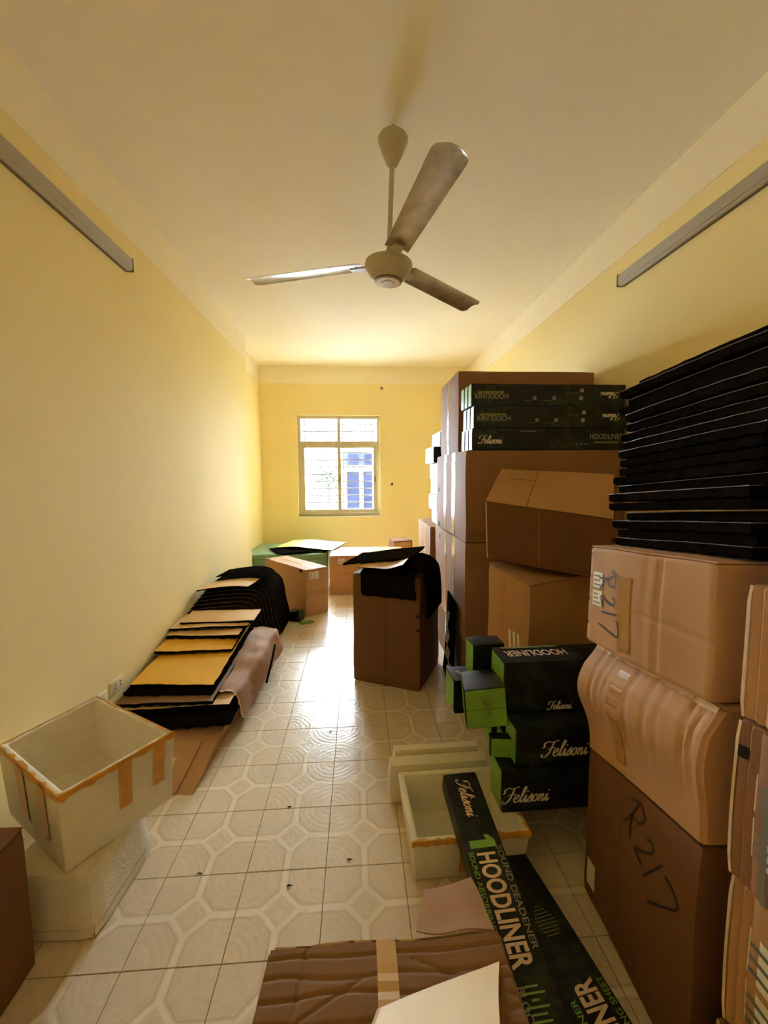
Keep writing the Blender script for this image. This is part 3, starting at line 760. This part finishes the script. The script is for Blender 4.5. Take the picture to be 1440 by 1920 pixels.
# extreme right stack
def crushr(uvw):
    x, y, z = uvw; return Vector((.008 * (1 - x) * (groove(y, .95, .012) + groove(y, .90, .010) + .8 * groove(y, .55 + .1 * z, .012)), 0, 0))
z_ = [0, .30, .655, 1.005, 1.29, 1.60]
labs = ('bottom carton of the cropped stack at the right edge', 'carton with pale stickers, second from the floor at the right edge', 'creased carton with white stickers at the right edge', 'carton at the right edge beside the R217 carton', 'topmost carton at the right edge beside the foam stack')
for k in range(5):
    dx = (.0, .004, -.004, .002, .045)[k]
    h = hex_base((.79 + dx, .33), (1.25 + dx, .33), (1.25 + dx, .785), (.79 + dx, .782), z_[k], z_[k + 1] - .004, amp=.008, freq=3.5, seed=60 + k, extra=crushr)
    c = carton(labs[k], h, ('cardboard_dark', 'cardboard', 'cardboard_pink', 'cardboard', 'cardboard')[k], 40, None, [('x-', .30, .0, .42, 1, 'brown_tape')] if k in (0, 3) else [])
    if k == 1: labels(h, c, 'x-', .10, .16, .34, .78, 'v', 3)
    if k == 2:
        labels(h, c, 'x-', .10, .22, .40, .72, 'v', 3); h.rect('tape', 'x-', .16, .0, .19, .72, 'ink', c, .004, 6)
        h.rect('tear', 'x-', .015, .76, .07, .84, 'dark_hole', c, .002, 3)
    if k == 3: labels(h, c, 'x-', .13, .30, .42, .72, 'v', 3)
    h.rect('torn_edge', 'x-', .0, .0, .018, 1, 'torn_edge', c, .002, 8)

# foreground carton with crushed top and kraft sheet
def crushf(uvw):
    x, y, z = uvw; w1 = noise.noise(Vector((x * 4, y * 2, 3))) * .035
    g = sum(a * groove(y, c + w1 * k, w_) for c, a, k, w_ in ((.94, 1, .6, .008), (.86, .9, 1, .010), (.79, 1.2, -.8, .009), (.70, .8, 1.2, .012), (.62, 1, -1, .009)))
    g += 1.2 * groove(x, .07 + .10 * y, .010) + .9 * groove(y - .55 * x, .62, .010) * (1 if x < .4 else 0) + .9 * groove(y + .5 * x, 1.22, .012) * (1 if x > .6 else 0)
    return Vector((0, 0, -.0032 * z * g)) + Vector((0, -.03 * z * z * y, 0))
h = hex_base((-.262, .42), (.345, .42), (.333, .93), (-.222, .945), 0, (.375, .390, .405, .385), amp=.007, freq=5, seed=71, pull=.012, extra=crushf)
cf = carton('crumpled carton at the bottom of the picture under a kraft sheet', h, 'cardboard_grey', 70)
for v0, v1 in ((.01, .49), (.50, .985)): h.rect('flap', 'z+', .01, v0, .985, v1, 'cardboard_grey', cf, .002, 70, .004)
h.rect('tape', 'z+', .46, .0, .54, .99, 'clear_tape', cf, .0085, 30)
hfl = Hex({(0, 0, 0): (.13, .91, .395), (1, 0, 0): (.325, .91, .398), (0, 1, 0): (.17, 1.06, .345), (1, 1, 0): (.315, 1.10, .335), (0, 0, 1): (.13, .91, .399), (1, 0, 1): (.325, .91, .402), (0, 1, 1): (.17, 1.06, .349), (1, 1, 1): (.315, 1.10, .339)}, amp=.014, freq=9, seed=5, pull=0)
hfl.body('flap', 'kraft_liner', cf, 14)
h.rect('torn_edge', 'y+', .02, .94, .98, .998, 'torn_edge', cf, .003, 20, jag=.02)

# kraft sheet on it: curved sheet
def sheet(name, label, cat, path, wvec, thick, top_mat, foam=True, bump_amp=0.0, n=16, m=12, wob=.004, seed=0, group=None, backing_=True, jag=.0, flip=False):
    """bent slab following a path; wvec across; backing paper on its upper side"""
    P = [Vector(p) for p in path]
    seg = [(P[i + 1] - P[i]).length for i in range(len(P) - 1)]; tot = sum(seg)
    def at_(s):
        d = s * tot
        for i, L in enumerate(seg):
            if d <= L or i == len(seg) - 1:
                t2 = d / L; a, b = P[max(i - 1, 0)], P[i]; c, e2 = P[i + 1], P[min(i + 2, len(P) - 1)]
                return 0.5 * (2 * b + (c - a) * t2 + (2 * a - 5 * b + 4 * c - e2) * t2 ** 2 + (3 * b - a - 3 * c + e2) * t2 ** 3)
            d -= L
    wv = Vector(wvec); top_, bot_ = [], []
    for i in range(n + 1):
        s = i / n; p = at_(s); tn = (at_(min(s + .01, 1)) - at_(max(s - .01, 0))).normalized(); N = wv.cross(tn).normalized()
        if N.z < 0 and abs(N.z) > .02: N = -N
        if i == 0: N0 = N
        elif N.dot(N0) < 0: N = -N
        N0 = N
        for k in range(m + 1):
            q = p + wv * (k / m - .5)
            q = q + N * (noise.noise(q * 5 + Vector((seed, 0, seed))) * wob + (noise.noise(q * 19 + Vector((seed, 3, seed))) * wob * .45 if wob > .01 else 0))
            if jag and (k in (0, m) or i in (0, n)): q = q + wv.normalized() * random.uniform(-jag, jag) + tn * random.uniform(-jag, jag)
            top_.append(q); b_ = thick * (1 - bump_amp * (0.5 + 0.5 * math.cos(i * math.pi) * math.cos(k * math.pi)))
            bot_.append(q - N * b_)
    cen = at_(.5); t_ = thing(name, cen, label, cat, group)
    def solid(A, B):
        mm = len(A); V = A + B; Fc = []
        for i in range(n):
            for k in range(m):
                q = i * (m + 1) + k; Fc.append((q, q + 1, q + m + 2, q + m + 1)); Fc.append(tuple(x + mm for x in (q + m + 1, q + m + 2, q + 1, q)))
        bd = [k for k in range(m + 1)] + [i * (m + 1) + m for i in range(1, n + 1)] + [n * (m + 1) + k for k in range(m - 1, -1, -1)] + [i * (m + 1) for i in range(n - 1, 0, -1)]
        Fc += [(bd[i - 1], bd[i], bd[i] + mm, bd[i - 1] + mm) for i in range(len(bd))]
        return V, Fc
    if foam:
        sub = .0018
        V, Fc = solid(top_, bot_); part('foam_layer', V, Fc, 'black_foam', t_, 30)
        if backing_:
            A = []
            for i in range(n + 1):
                for k in range(m + 1):
                    j = i * (m + 1) + k; A.append(top_[j] + (top_[j] - bot_[j]).normalized() * sub)
            B = [top_[j] + (top_[j] - bot_[j]).normalized() * .0003 for j in range(len(top_))]
            if flip:
                A = [bot_[j] + (bot_[j] - top_[j]).normalized() * .0003 for j in range(len(top_))]; B = [bot_[j] + (bot_[j] - top_[j]).normalized() * sub for j in range(len(top_))]
            V, Fc = solid(A, B); part('backing_sheet', V, Fc, top_mat, t_, 40)
    else:
        V, Fc = solid(top_, bot_); part('paper_sheet', V, Fc, top_mat, t_, 60)
        A = [top_[i * (m + 1)] + Vector((0, 0, .0006)) for i in range(n + 1)]; A2 = [top_[i * (m + 1) + 1].lerp(top_[i * (m + 1)], .7) + Vector((0, 0, .0006)) for i in range(n + 1)]
        part('paper_edge', A + A2, [(i, i + 1, n + 2 + i, n + 1 + i) for i in range(n)], 'torn_edge', t_)
    return t_
sheet('kraft_sheet', 'pale kraft paper sheet lying on the crumpled foreground carton', 'paper', [(.168, .80, .410), (.135, .71, .445), (.105, .60, .478), (.075, .46, .495)], (.28, .07, .0), .0015, 'kraft_paper', foam=False, wob=.006, seed=3)

# bottom left carton
h = hex_base((-1.39, .50), (-1.005, .50), (-1.015, 1.235), (-1.385, 1.23), 0, .455, amp=.006, freq=3, seed=81)
c = carton('dark brown carton cut off by the lower left corner of the picture', h, 'cardboard_dark', 10, 'y')

# ------------------------------------------------------------------ polystyrene boxes
def poly_box(label, bot, topc, z0, z1, wall, mat, tape_rim=(), strips=(), name='polystyrene_box'):
    """bot/topc: near-left, near-right, far-right, far-left"""
    cb = Vector((sum(p[0] for p in bot) / 4, sum(p[1] for p in bot) / 4, z0)); t_ = thing(name, cb, label, 'foam box')
    ct = Vector((sum(p[0] for p in topc) / 4, sum(p[1] for p in topc) / 4, z1))
    B = [Vector((*p, z0)) for p in bot]; T = [Vector((*p, z1)) for p in topc]
    def inset(P, c, wdt):
        out = []
        for i in range(4):
            a, b, c2 = P[i - 1], P[i], P[(i + 1) % 4]; d1 = (a - b).normalized(); d2 = (c2 - b).normalized(); out.append(b + (d1 + d2) * wdt)
        return out
    TI = inset(T, ct, wall); BI = [p + Vector((0, 0, wall)) for p in inset(B, cb, wall)]
    bm = bmesh.new(); L = root_loc(t_); vs = [bm.verts.new(p - L) for p in B + T + TI + BI]
    fc = [(3, 2, 1, 0)] + [(i, (i + 1) % 4, 4 + (i + 1) % 4, 4 + i) for i in range(4)] + [(4 + i, 4 + (i + 1) % 4, 8 + (i + 1) % 4, 8 + i) for i in range(4)] + [(8 + i, 8 + (i + 1) % 4, 12 + (i + 1) % 4, 12 + i) for i in range(4)] + [(12, 13, 14, 15)]
    for q in fc: bm.faces.new([vs[i] for i in q])
    bmesh.ops.bevel(bm, geom=bm.edges[:], offset=.007, segments=3, affect='EDGES', profile=.5)
    me = bpy.data.meshes.new('box_shell'); bm.to_mesh(me); bm.free(); me.materials.append(MATS[mat]); me.shade_smooth(); me.set_sharp_from_angle(angle=math.radians(40))
    link('box_shell', me, t_)
    H = hex_base(bot[0], bot[1], bot[2], bot[3], z0, z1, pull=0)
    for i, k in enumerate('0123'): pass
    H.C.update({(0, 0, 1): T[0], (1, 0, 1): T[1], (1, 1, 1): T[2], (0, 1, 1): T[3]})
    sides = {'y-': (0, 1), 'x+': (1, 2), 'y+': (2, 3), 'x-': (3, 0)}
    for f in tape_rim:
        n_ = 24; V, Fc = [], []; i0, i1 = sides[f]; N = H.nrm(f)
        for k in range(n_ + 1):
            s = k / n_; o_ = T[i0].lerp(T[i1], s); q = TI[i0].lerp(TI[i1], s)
            dr = .015 + random.uniform(-.005, .008); e0 = N * .0016; up = Vector((0, 0, .0018)); inn = (q - o_) * random.uniform(.1, .7)
            V += [o_ + e0 + Vector((0, 0, -dr)), o_ + e0 + Vector((0, 0, -.006)), o_ + e0 * 0.2 + up - N * .004, o_ + inn + up]
        for k in range(n_):
            for r in range(3):
                q = k * 4 + r; Fc.append((q, q + 4, q + 5, q + 1))
        part('tape', V, Fc, 'amber_tape', t_, 50)
    for f, u0, u1, v0, v1 in strips: H.rect('tape', f, u0, v0, u1, v1, 'amber_tape', t_, .0018 if f != 'x-' else .004, 6, jag=.008)
    return t_, H
# near left pair
hl = Hex({(0, 0, 0): (-1.20, 1.305, 0), (1, 0, 0): (-.872, 1.285, 0), (1, 1, 0): (-.85, 1.63, 0), (0, 1, 0): (-1.18, 1.65, 0), (0, 0, 1): (-1.185, 1.32, .217), (1, 0, 1): (-.887, 1.30, .217), (1, 1, 1): (-.865, 1.615, .217), (0, 1, 1): (-1.165, 1.635, .217)}, amp=.002, seed=3, pull=.010)
tl = thing('polystyrene_box', (-1.03, 1.46, 0), 'lower upturned polystyrene box under the taped open one', 'foam box')
hl.body('box_shell', 'polystyrene_dirty', tl, 10)
hl.rect('rim_band', 'x+', .0, .0, 1, .16, 'polystyrene_dirty', tl, .003, 6); hl.rect('rim_band', 'y-', .0, .0, 1, .16, 'polystyrene_dirty', tl, .003, 6)
PT = ((-.958, 1.288), (-.738, 1.618), (-1.215, 1.925), (-1.372, 1.575)); PC = (-1.03, 1.58)
PB = tuple((PC[0] + (x - PC[0]) * .93, PC[1] + (y - PC[1]) * .93) for x, y in PT)
pu, HU = poly_box('grubby open polystyrene box with amber taped rim by the left wall', PB, PT, .22, .498, .026, 'polystyrene_dirty',
    ('y-', 'x+', 'y+', 'x-'), (('y-', .46, .58, .36, .99), ('y-', .78, .90, .38, .99), ('x-', .70, .82, .28, .99), ('x-', .34, .48, .25, .99)))
# near right one and its lid
pr_, HR = poly_box('open cream polystyrene box below the pile of black boxes', ((.195, 1.415), (.612, 1.432), (.60, 1.73), (.185, 1.72)), ((.180, 1.385), (.632, 1.405), (.625, 1.765), (.165, 1.755)), 0, .180, .026, 'polystyrene',
    ('y-', 'x+'), (('y-', .40, .56, .12, .9),))
h = Hex({(0, 0, 0): (.125, 1.785, 0), (1, 0, 0): (.585, 1.795, 0), (0, 1, 0): (.125, 1.84, 0), (1, 1, 0): (.585, 1.85, 0), (0, 0, 1): (.125, 1.775, .196), (1, 0, 1): (.585, 1.785, .196), (0, 1, 1): (.125, 1.83, .206), (1, 1, 1): (.585, 1.84, .206)}, pull=.006)
t_ = thing('polystyrene_cover', (.355, 1.81, 0), 'cream polystyrene cover propped on edge behind the open foam box', 'box cover')
h.body('cover_panel', 'polystyrene', t_, 4)
h2_ = Hex({(0, 0, 0): (.15, 1.845, .03), (1, 0, 0): (.56, 1.855, .03), (0, 1, 0): (.15, 1.885, .03), (1, 1, 0): (.56, 1.895, .03), (0, 0, 1): (.15, 1.836, .225), (1, 0, 1): (.56, 1.846, .225), (0, 1, 1): (.15, 1.876, .225), (1, 1, 1): (.56, 1.886, .225)}, pull=.004)
h2_.body('cover_lip', 'polystyrene', t_, 4)

# ------------------------------------------------------------------ pile of green-ended black boxes
def xb(x0, x1, y0, y1, z0, z1, rz=0.0, **kw):
    """box along x, yawed by rz degrees about its near-left corner"""
    a = math.radians(rz); ux = Vector((math.cos(a), math.sin(a), 0)); uy = Vector((-math.sin(a), math.cos(a), 0))
    return hex_axes((x0, y0, z0), ux * (x1 - x0), uy * (y1 - y0), Vector((0, 0, z1 - z0)), pull=.0025, **kw)
hA = xb(.540, 1.42, 1.475, 1.60, .200, .375, 1)
blackbox('lowest black box of the pile resting on the open foam box', hA, [('F', 'y-', .12, .40, .062, 0), ('F', 'y-', .55, .40, .062, 0)])
hB = xb(.600, 1.42, 1.49, 1.60, .378, .528, 1)
blackbox('second black box up in the pile with a thin green end', hB, [('F', 'y-', .25, .42, .062, 0), ('F', 'y-', .62, .42, .062, 0)])
hC = xb(.588, 1.40, 1.60, 1.755, .531, .745, 1.5)
blackbox('uppermost black box of the pile with lettering on its top', hC, [('HOODLINER', 'z+', .205, .50, .055, 180, .62, 'print_pink'), ('B', 'z+', .20, .90, .018, 0, .25, 'print_olive'), ('F', 'y-', .30, .10, .035, 0)])
low = [(.66, 1.66, 0), (.64, 1.66, .13), (.62, 1.66, .26)]
for k, (x0, y0_, z0_) in enumerate(low):
    blackbox(('lowest', 'middle', 'upper')[k] + ' of the black boxes hidden behind the foam box under the pile', xb(x0, x0 + .80, 1.78 if k < 2 else 1.64, 1.92 if k < 2 else 1.77, z0_, z0_ + .127), ())
h = xb(.515, .665, 1.80, 1.905, .582, .738, 4); blackbox('upright narrow green-ended box at the back of the pile', h, ())
h = xb(.425, 1.2, 1.79, 1.93, .42, .578, 3); blackbox('leftmost green-ended box of the pile', h, [('B', 'z+', .06, .5, .05, 20, .02, 'print_grey')])
h = xb(.60, 1.2, 1.78, 1.92, .262, .416, 2); blackbox('green-ended box under the leftmost one in the pile', h, ())
# the box whose broad green end faces forward
a = Vector((.166, -.03, .026)); b = Vector((.03, .165, 0)); c = Vector((-.012, .01, .165))
h = hex_axes((.432, 1.595, .468), a, b, c, pull=.003)
gb = blackbox('short box with broad bright green end facing forward in the pile', h, (), ends=('y-', 'x-'))
V2, F2 = felisoni(.030); h.art('script_lettering', 'y-', .55, .55, V2, F2, 'print_olive', gb, -70, .003)
h = xb(.515, .72, 1.55, 1.59, .378, .46, -8); blackbox('small crushed green carton end under the broad green one', h, (), ends=('x-', 'y-'))
h = xb(.575, .595, 1.462, 1.474, .31, .50, 0)

# two long boxes in the foreground
d = Vector((.058, -.979, -.196)).normalized(); wv_ = Vector((1, .03, 0.0)); wv_ = (wv_ - d * wv_.dot(d)).normalized() * .137; up = wv_.cross(-d).normalized()
if up.z < 0: up = -up
L1 = 1.08; o_ = Vector((.333, 1.583, .288)) - up * .072
h = Hex({(i, j, k): o_ + wv_ * i + (-d) * L1 * (j - 1) + up * .072 * k for i in (0, 1) for j in (0, 1) for k in (0, 1)}, pull=.0025)
# z+ face: u across (left to right), v from near (0) to far (1)
blackbox('long black box slanting over the foam box rim in the foreground', h,
    [('F', 'z+', .50, .893, .050, -90, 'print_pink'), ('ONE', 'z+', .50, .747, .092, -90),
     ('HOODLINER', 'z+', .50, .575, .066, -90, .60, 'print_pink', .03), ('SOUND DEADENER', 'z+', .88, .60, .020, -90, 1.15, 'print_grey'),
     ('SOUND ABSORBING SHEET', 'z+', .13, .585, .018, -90, .95, 'print_green'), ('BLOCK NOISE', 'z+', .30, .33, .020, -90, .95, 'print_grey')]
    + [('B', 'z+', .52, .405 - .012 * k, .0045, 0, .02 + .045 * abs(math.sin(k * 1.35 + .4)), 'print_green') for k in range(12)], ends=('y+', 'y-'))
P0 = Vector((.612, 1.452, 0)); dd = (Vector((.703, .925, 0)) - P0).normalized(); wx = Vector((-dd.y, dd.x, 0)); wx = -wx if wx.x > 0 else wx
o_ = P0 + wx * .142
h = Hex({(i, j, k): o_ - wx * .142 * i + dd * 1.08 * (1 - j) + Vector((0, 0, .078 * k)) for i in (0, 1) for j in (0, 1) for k in (0, 1)}, pull=.0025)
b2 = blackbox('long black box lying on the floor beside the slanting one', h,
    [('HOODLINER', 'z+', .50, .47, .066, 90, .60, 'print_pink', .03), ('SOUND DEADENER', 'z+', .12, .46, .018, 90, 1.15, 'print_green'), ('SOUND ABSORBING SHEET', 'z+', .88, .47, .018, 90, .95, 'print_green')]
    + [('B', 'z+', .50, .80 - .010 * k, .0035, 0, .02 + .05 * math.sin(k * .33), 'print_olive') for k in range(9)], ends=('y+', 'y-'))

# ------------------------------------------------------------------ foam mats
ords = ['lowest', 'second', 'third', 'fourth', 'fifth', 'sixth', 'seventh', 'eighth', 'ninth', 'tenth', 'eleventh', 'twelfth', 'thirteenth', 'fourteenth', 'fifteenth', 'sixteenth', 'seventeenth', 'eighteenth', 'topmost']
N_ = 19
rng = random.Random(11)
back = ['foil_backing', 'foil_backing', 'brown_backing', 'foil_backing']
zf0, zn0, zf1, zn1 = 1.268, 1.318, 1.806, 1.838
for k in range(N_):
    f0 = (k + 1) / N_
    zf = zf0 + (zf1 - zf0) * f0; zn = zn0 + (zn1 - zn0) * f0
    thick = .0245
    dx = .862 + rng.uniform(-.024, .018) + (.035 * max(0, (k - 14) / 5)); yf = 1.325 + rng.uniform(-.03, .03); yn = .835 + rng.uniform(-.012, .012)
    bow = .003
    W_ = .50
    path = [(dx + W_ / 2, yn, zn), (dx + W_ / 2, yn + (yf - yn) * .33, zn + (zf - zn) * .36 + bow), (dx + W_ / 2, yn + (yf - yn) * .66, zn + (zf - zn) * .70 + bow), (dx + W_ / 2, yf, zf)]
    nm = ords[k] if k in (0, N_ - 1) else ords[k] + ' from the bottom'
    sheet('foam_mat', f'black foam mat in the stack on the R217 carton, {nm}', 'foam mat', path, (W_, 0, 0), thick, 'brown_backing' if k in (13, 12, 16, 3, 5) else 'foil_backing', wob=.002, seed=2, bump_amp=.22, n=18, m=14, group='foam mats stacked on the R217 carton', jag=.003, backing_=k not in (1, 4, 7, 8, 9, 15, 18))

# mats on the middle carton
u_ = Vector((.461, -.208, 0)).normalized(); v_ = Vector((.208, .461, 0)).normalized(); P1 = Vector((-.048, 2.967, 0))
def mp(a, b, z): q = P1 + u_ * a + v_ * b; return (q.x, q.y, z)
sheet('foam_mat', 'black foam mat hanging over the front of the middle carton', 'foam mat', [mp(.27, .44, .835), mp(.27, .2, .845), mp(.27, .03, .838), mp(.275, -.028, .80), mp(.285, -.034, .66)], u_ * .40, .014, 'black_foam', wob=.004, seed=5, bump_amp=.3, backing_=False, jag=.004)
sheet('foam_mat', 'curled black foam mat drooping down the right of the middle carton', 'foam mat', [mp(.06, .27, .862), mp(.25, .25, .885), mp(.42, .24, .895), mp(.53, .235, .83), mp(.555, .23, .68), mp(.56, .23, .52)], v_ * .40, .012, 'tan_backing', wob=.004, seed=6, bump_amp=.3, backing_=False, jag=.003)
sheet('foam_mat', 'black foam mat with folded tan corner on top of the middle carton', 'foam mat', [mp(-.06, .14, .884), mp(.10, .19, .905), mp(.26, .23, .925), mp(.42, .27, .945)], v_ * .36 + Vector((0, 0, .02)), .012, 'black_foam', wob=.006, seed=7, bump_amp=.3, backing_=False, jag=.004)
sheet('foam_mat', 'tan backed flap lying on the black mats of the middle carton', 'foam mat', [mp(.06, .02, .872), mp(.18, .005, .880), mp(.30, -.005, .886), mp(.40, .02, .915)], v_ * .13 + Vector((0, 0, .022)), .006, 'tan_backing', wob=.003, seed=8, bump_amp=.2)

# leaning black sheet and plastic strip right of the middle carton
sheet('foam_mat', 'black foam sheet leaning between the middle carton and the tall stack', 'foam mat', [(.685, 3.0, .60), (.672, 2.98, .35), (.655, 2.95, .15), (.635, 2.93, .012)], (0.02, .36, 0), .012, 'black_foam', wob=.004, seed=9, bump_amp=.2, backing_=False)
V, Fc = [], []
pts = [(.612, 2.80, .56), (.606, 2.80, .42), (.603, 2.79, .30), (.608, 2.77, .20), (.615, 2.75, .13), (.61, 2.73, .06), (.60, 2.70, .008), (.62, 2.62, .004)]
for i, p_ in enumerate(catmull([(p_[0], p_[2]) for p_ in pts], 5)):
    yy = 2.80 - .18 * i / 35; w2 = .010 + .008 * math.sin(i * 1.3) + (.02 if i > 22 else 0)
    V += [(p_[0] - w2, yy + .01 * math.sin(i * 2.2), max(p_[1], .003)), (p_[0] + w2, yy, max(p_[1], .003) + .004)]
Fc = [(2 * i, 2 * i + 1, 2 * i + 3, 2 * i + 2) for i in range(len(V) // 2 - 1)]
t_ = thing('plastic_strip', (.60, 2.72, 0), 'crumpled clear plastic strip trailing onto the floor beside the middle carton', 'plastic')
part('film', V, Fc, 'plastic_film', t_)

# left wall pile: flattened carton below
h = Hex({(0, 0, 0): (-1.385, 1.98, 0), (1, 0, 0): (-.80, 1.90, 0), (0, 1, 0): (-1.385, 3.52, 0), (1, 1, 0): (-.745, 3.52, 0), (0, 0, 1): (-1.385, 2.22, .085), (1, 0, 1): (-.77, 2.20, .085), (0, 1, 1): (-1.385, 3.50, .10), (1, 1, 1): (-.75, 3.50, .10)}, amp=.008, freq=4, seed=90)
cu_ = carton('flattened brown carton under the pile of foam mats by the left wall', h, 'cardboard', 14)
h.rect('flap', 'y-', .02, .02, .86, .96, 'cardboard', cu_, .004, 8, .004)
h.rect('torn_edge', 'y-', .60, .30, .72, .62, 'torn_edge', cu_, .009, 3)
pile = []
def lm(label, y0_, y1_, z0_, z1_, x0_, x1_, thick, mat, seed, sag=.0, backing_=True):
    xm = (x0_ + x1_) / 2
    path = [(xm, y0_, z0_), (xm, y0_ + (y1_ - y0_) * .33, z0_ + (z1_ - z0_) * .40 + sag), (xm, y0_ + (y1_ - y0_) * .66, z0_ + (z1_ - z0_) * .72 + sag), (xm, y1_, z1_)]
    return sheet('foam_mat', label, 'foam mat', path, (x1_ - x0_, random.uniform(-.03, .03), random.uniform(-.004, .004)), thick, mat, wob=.006, seed=seed, bump_amp=.3, n=18, m=14, jag=.003, backing_=backing_)
lm('bottommost black foam mat of the pile by the left wall', 2.27, 3.45, .135, .145, -1.37, -.735, .034, 'black_foam', 1, backing_=False)
lm('second black foam mat of the left wall pile', 2.26, 3.42, .168, .178, -1.36, -.745, .030, 'black_foam', 2, backing_=False)
lm('third foam mat of the left wall pile with a tan corner showing', 2.33, 3.40, .200, .212, -1.375, -.755, .030, 'tan_backing', 3)
lm('foam mat with brown edge under the large yellow sheet by the left wall', 2.335, 3.40, .226, .246, -1.39, -.845, .022, 'brown_backing', 4)
lm('foam mat just under the large yellow sheet by the left wall', 2.40, 3.40, .252, .285, -1.375, -.865, .022, 'black_foam', 5, backing_=False)
lm('foam mat with large golden yellow backing at the near end of the pile', 2.45, 3.40, .274, .325, -1.365, -.872, .022, 'yellow_backing', 6)
lm('foam mat with narrow golden strip showing, next above the large yellow one', 2.82, 3.36, .325, .347, -1.385, -.880, .020, 'yellow_backing', 7, .004)
lm('thick black foam mat below the tan topped mats of the left pile', 2.98, 3.36, .368, .380, -1.39, -.87, .030, 'tan_backing', 8)
lm('foam mat with tan backing strip in the middle of the left pile', 3.07, 3.365, .395, .405, -1.395, -.835, .018, 'tan_backing', 9)
lm('tan topped foam mat with square corner high in the left pile', 3.13, 3.37, .415, .425, -1.345, -.80, .018, 'tan_backing', 10)
# kraft wrapping beside it
sheet('kraft_wrap', 'torn brown wrapping hanging over the right side of the left pile', 'wrapping', [(-.90, 2.92, .255), (-.80, 2.92, .245), (-.715, 2.92, .225), (-.69, 2.92, .15), (-.675, 2.92, .06)], (.06, .95, .05), .004, 'kraft_liner', foam=False, wob=.022, seed=12, jag=.010, n=20, m=22)
V, Fc = tube_vf([(-.64, 2.78, .10), (-.645, 3.0, .16), (-.66, 3.18, .19)], .008, 8)
t_ = thing('black_strip', (-.65, 2.98, .1), 'thin black foam strip sticking out beside the brown wrapping', 'strip'); part('strip_body', V, Fc, 'black_foam', t_, 60)
part('strip_tip', *lathe_vf([(.0085, 0), (.0085, .012)], (-.66, 3.18, .19), (-.05, .98, .15), 8), 'black_foam', t_)
# draped mats at the far end
for k in range(8):
    yo = 3.62 + .075 * k; d_ = .0135 * k
    path = [(-1.385, yo, .405 + d_), (-1.15, yo, .425 + d_), (-.97 + d_ * .3, yo, .425 + d_), (-.905 + d_ * .9, yo, .375 + d_ * .6), (-.875 + d_, yo, .22), (-.845 + d_ * 1.2, yo, .015)]
    sheet('foam_mat', f'draped foam mat at the far end of the left pile, {["nearest", "second", "third", "fourth", "fifth", "sixth", "seventh", "farthest"][k]} layer', 'foam mat', path, (.01, .50, 0), .009, 'tan_backing', wob=.002, seed=40, bump_amp=0, n=22, m=10, group='draped foam mats', flip=True)
sheet('foam_mat', 'small tan topped mat on the draped mats by the left wall', 'foam mat', [(-1.37, 3.72, .535), (-1.2, 3.74, .552), (-1.05, 3.76, .556), (-.95, 3.77, .545)], (.04, .28, .0), .012, 'tan_backing', wob=.003, seed=60, bump_amp=.2)
sheet('foam_mat', 'thin black sheet lying across the top of the draped mats', 'foam mat', [(-1.30, 4.00, .585), (-1.12, 4.05, .60), (-.95, 4.05, .60), (-.86, 4.05, .56)], (.03, .30, .0), .008, 'black_foam', wob=.003, seed=61, bump_amp=.2, backing_=False)

# sheets on the green bale
sheet('foam_mat', 'black foam mat lying on the upper green bale', 'foam mat', [(-1.16, 5.72, .482), (-.9, 5.80, .49), (-.6, 5.9, .497), (-.34, 6.0, .49)], (-.22, .42, 0), .014, 'black_foam', wob=.004, seed=70, bump_amp=.3, backing_=False)
sheet('foam_mat', 'bright yellow sheet on top of the green bale below the window', 'foam mat', [(-1.08, 6.12, .515), (-.82, 6.03, .535), (-.55, 5.93, .525), (-.27, 5.80, .52)], (.16, .50, .02), .012, 'lemon_backing', wob=.006, seed=71, bump_amp=.3)

# junk by the long carton
h = hex_base((-.80, 4.30), (-.62, 4.22), (-.50, 4.33), (-.72, 4.55), 0, (.07, .13, .10, .05), amp=.012, freq=8, seed=95)
h.C[(1, 1, 0)] = Vector((-.575, 4.34, 0)); h.C[(1, 1, 1)] = Vector((-.59, 4.33, .10))
j = thing('crushed_box', (-.66, 4.35, 0), 'crushed black and green box on the floor before the long carton', 'printed box')
h.body('box_body', 'black_print', j, 10); h.rect('end_panel', 'z+', .1, .3, .8, .7, 'green_dark', j, .003, 4)
V, Fc = box_vf(-.62, -.47, 4.17, 4.25, .001, .006)
j2 = thing('green_flap', (-.55, 4.21, 0), 'flat green box flap lying on the floor near the long carton', 'cardboard piece')
a_ = Vector((-.55, 4.21, 0)); Mx = Matrix.Rotation(math.radians(24), 3, 'Z'); part('flap_panel', [Mx @ (v - a_) + a_ for v in V], Fc, 'green_dark', j2)
V, Fc = box_vf(-.60, -.50, 4.20, 4.22, .0062, .007); part('fold_line', [Mx @ (v - a_) + a_ for v in V], Fc, 'green_print', j2)

# litter specks on the floor
for k, (x, y) in enumerate(((-.33, 1.80), (-.05, 1.52), (-.27, 1.43), (-.62, 1.50), (-.18, 2.35))):
    V, Fc = [], []
    for i in range(7):
        a = 2 * math.pi * i / 7; r = .007 + .004 * math.sin(i * 2.7 + k); V.append(Vector((x + r * math.cos(a) * 1.6, y + r * math.sin(a) * .7, .0006 + .002 * (i % 2))))
    V.append(Vector((x, y, .005))); Fc = [(i, (i + 1) % 7, 7) for i in range(7)]
    o = link('debris_crumb', mesh('debris_crumb', [v - Vector((x, y, 0)) for v in V], Fc, 'slot_dark'), None, Vector((x, y, 0)))
    tag(o, 'tiny dark crumb on the floor, ' + ('second farthest one, in mid aisle', 'rightmost of the near crumbs', 'nearest one, before the crumpled carton', 'leftmost one', 'farthest one, below the window glare')[k], 'debris', 'crumbs on the floor')
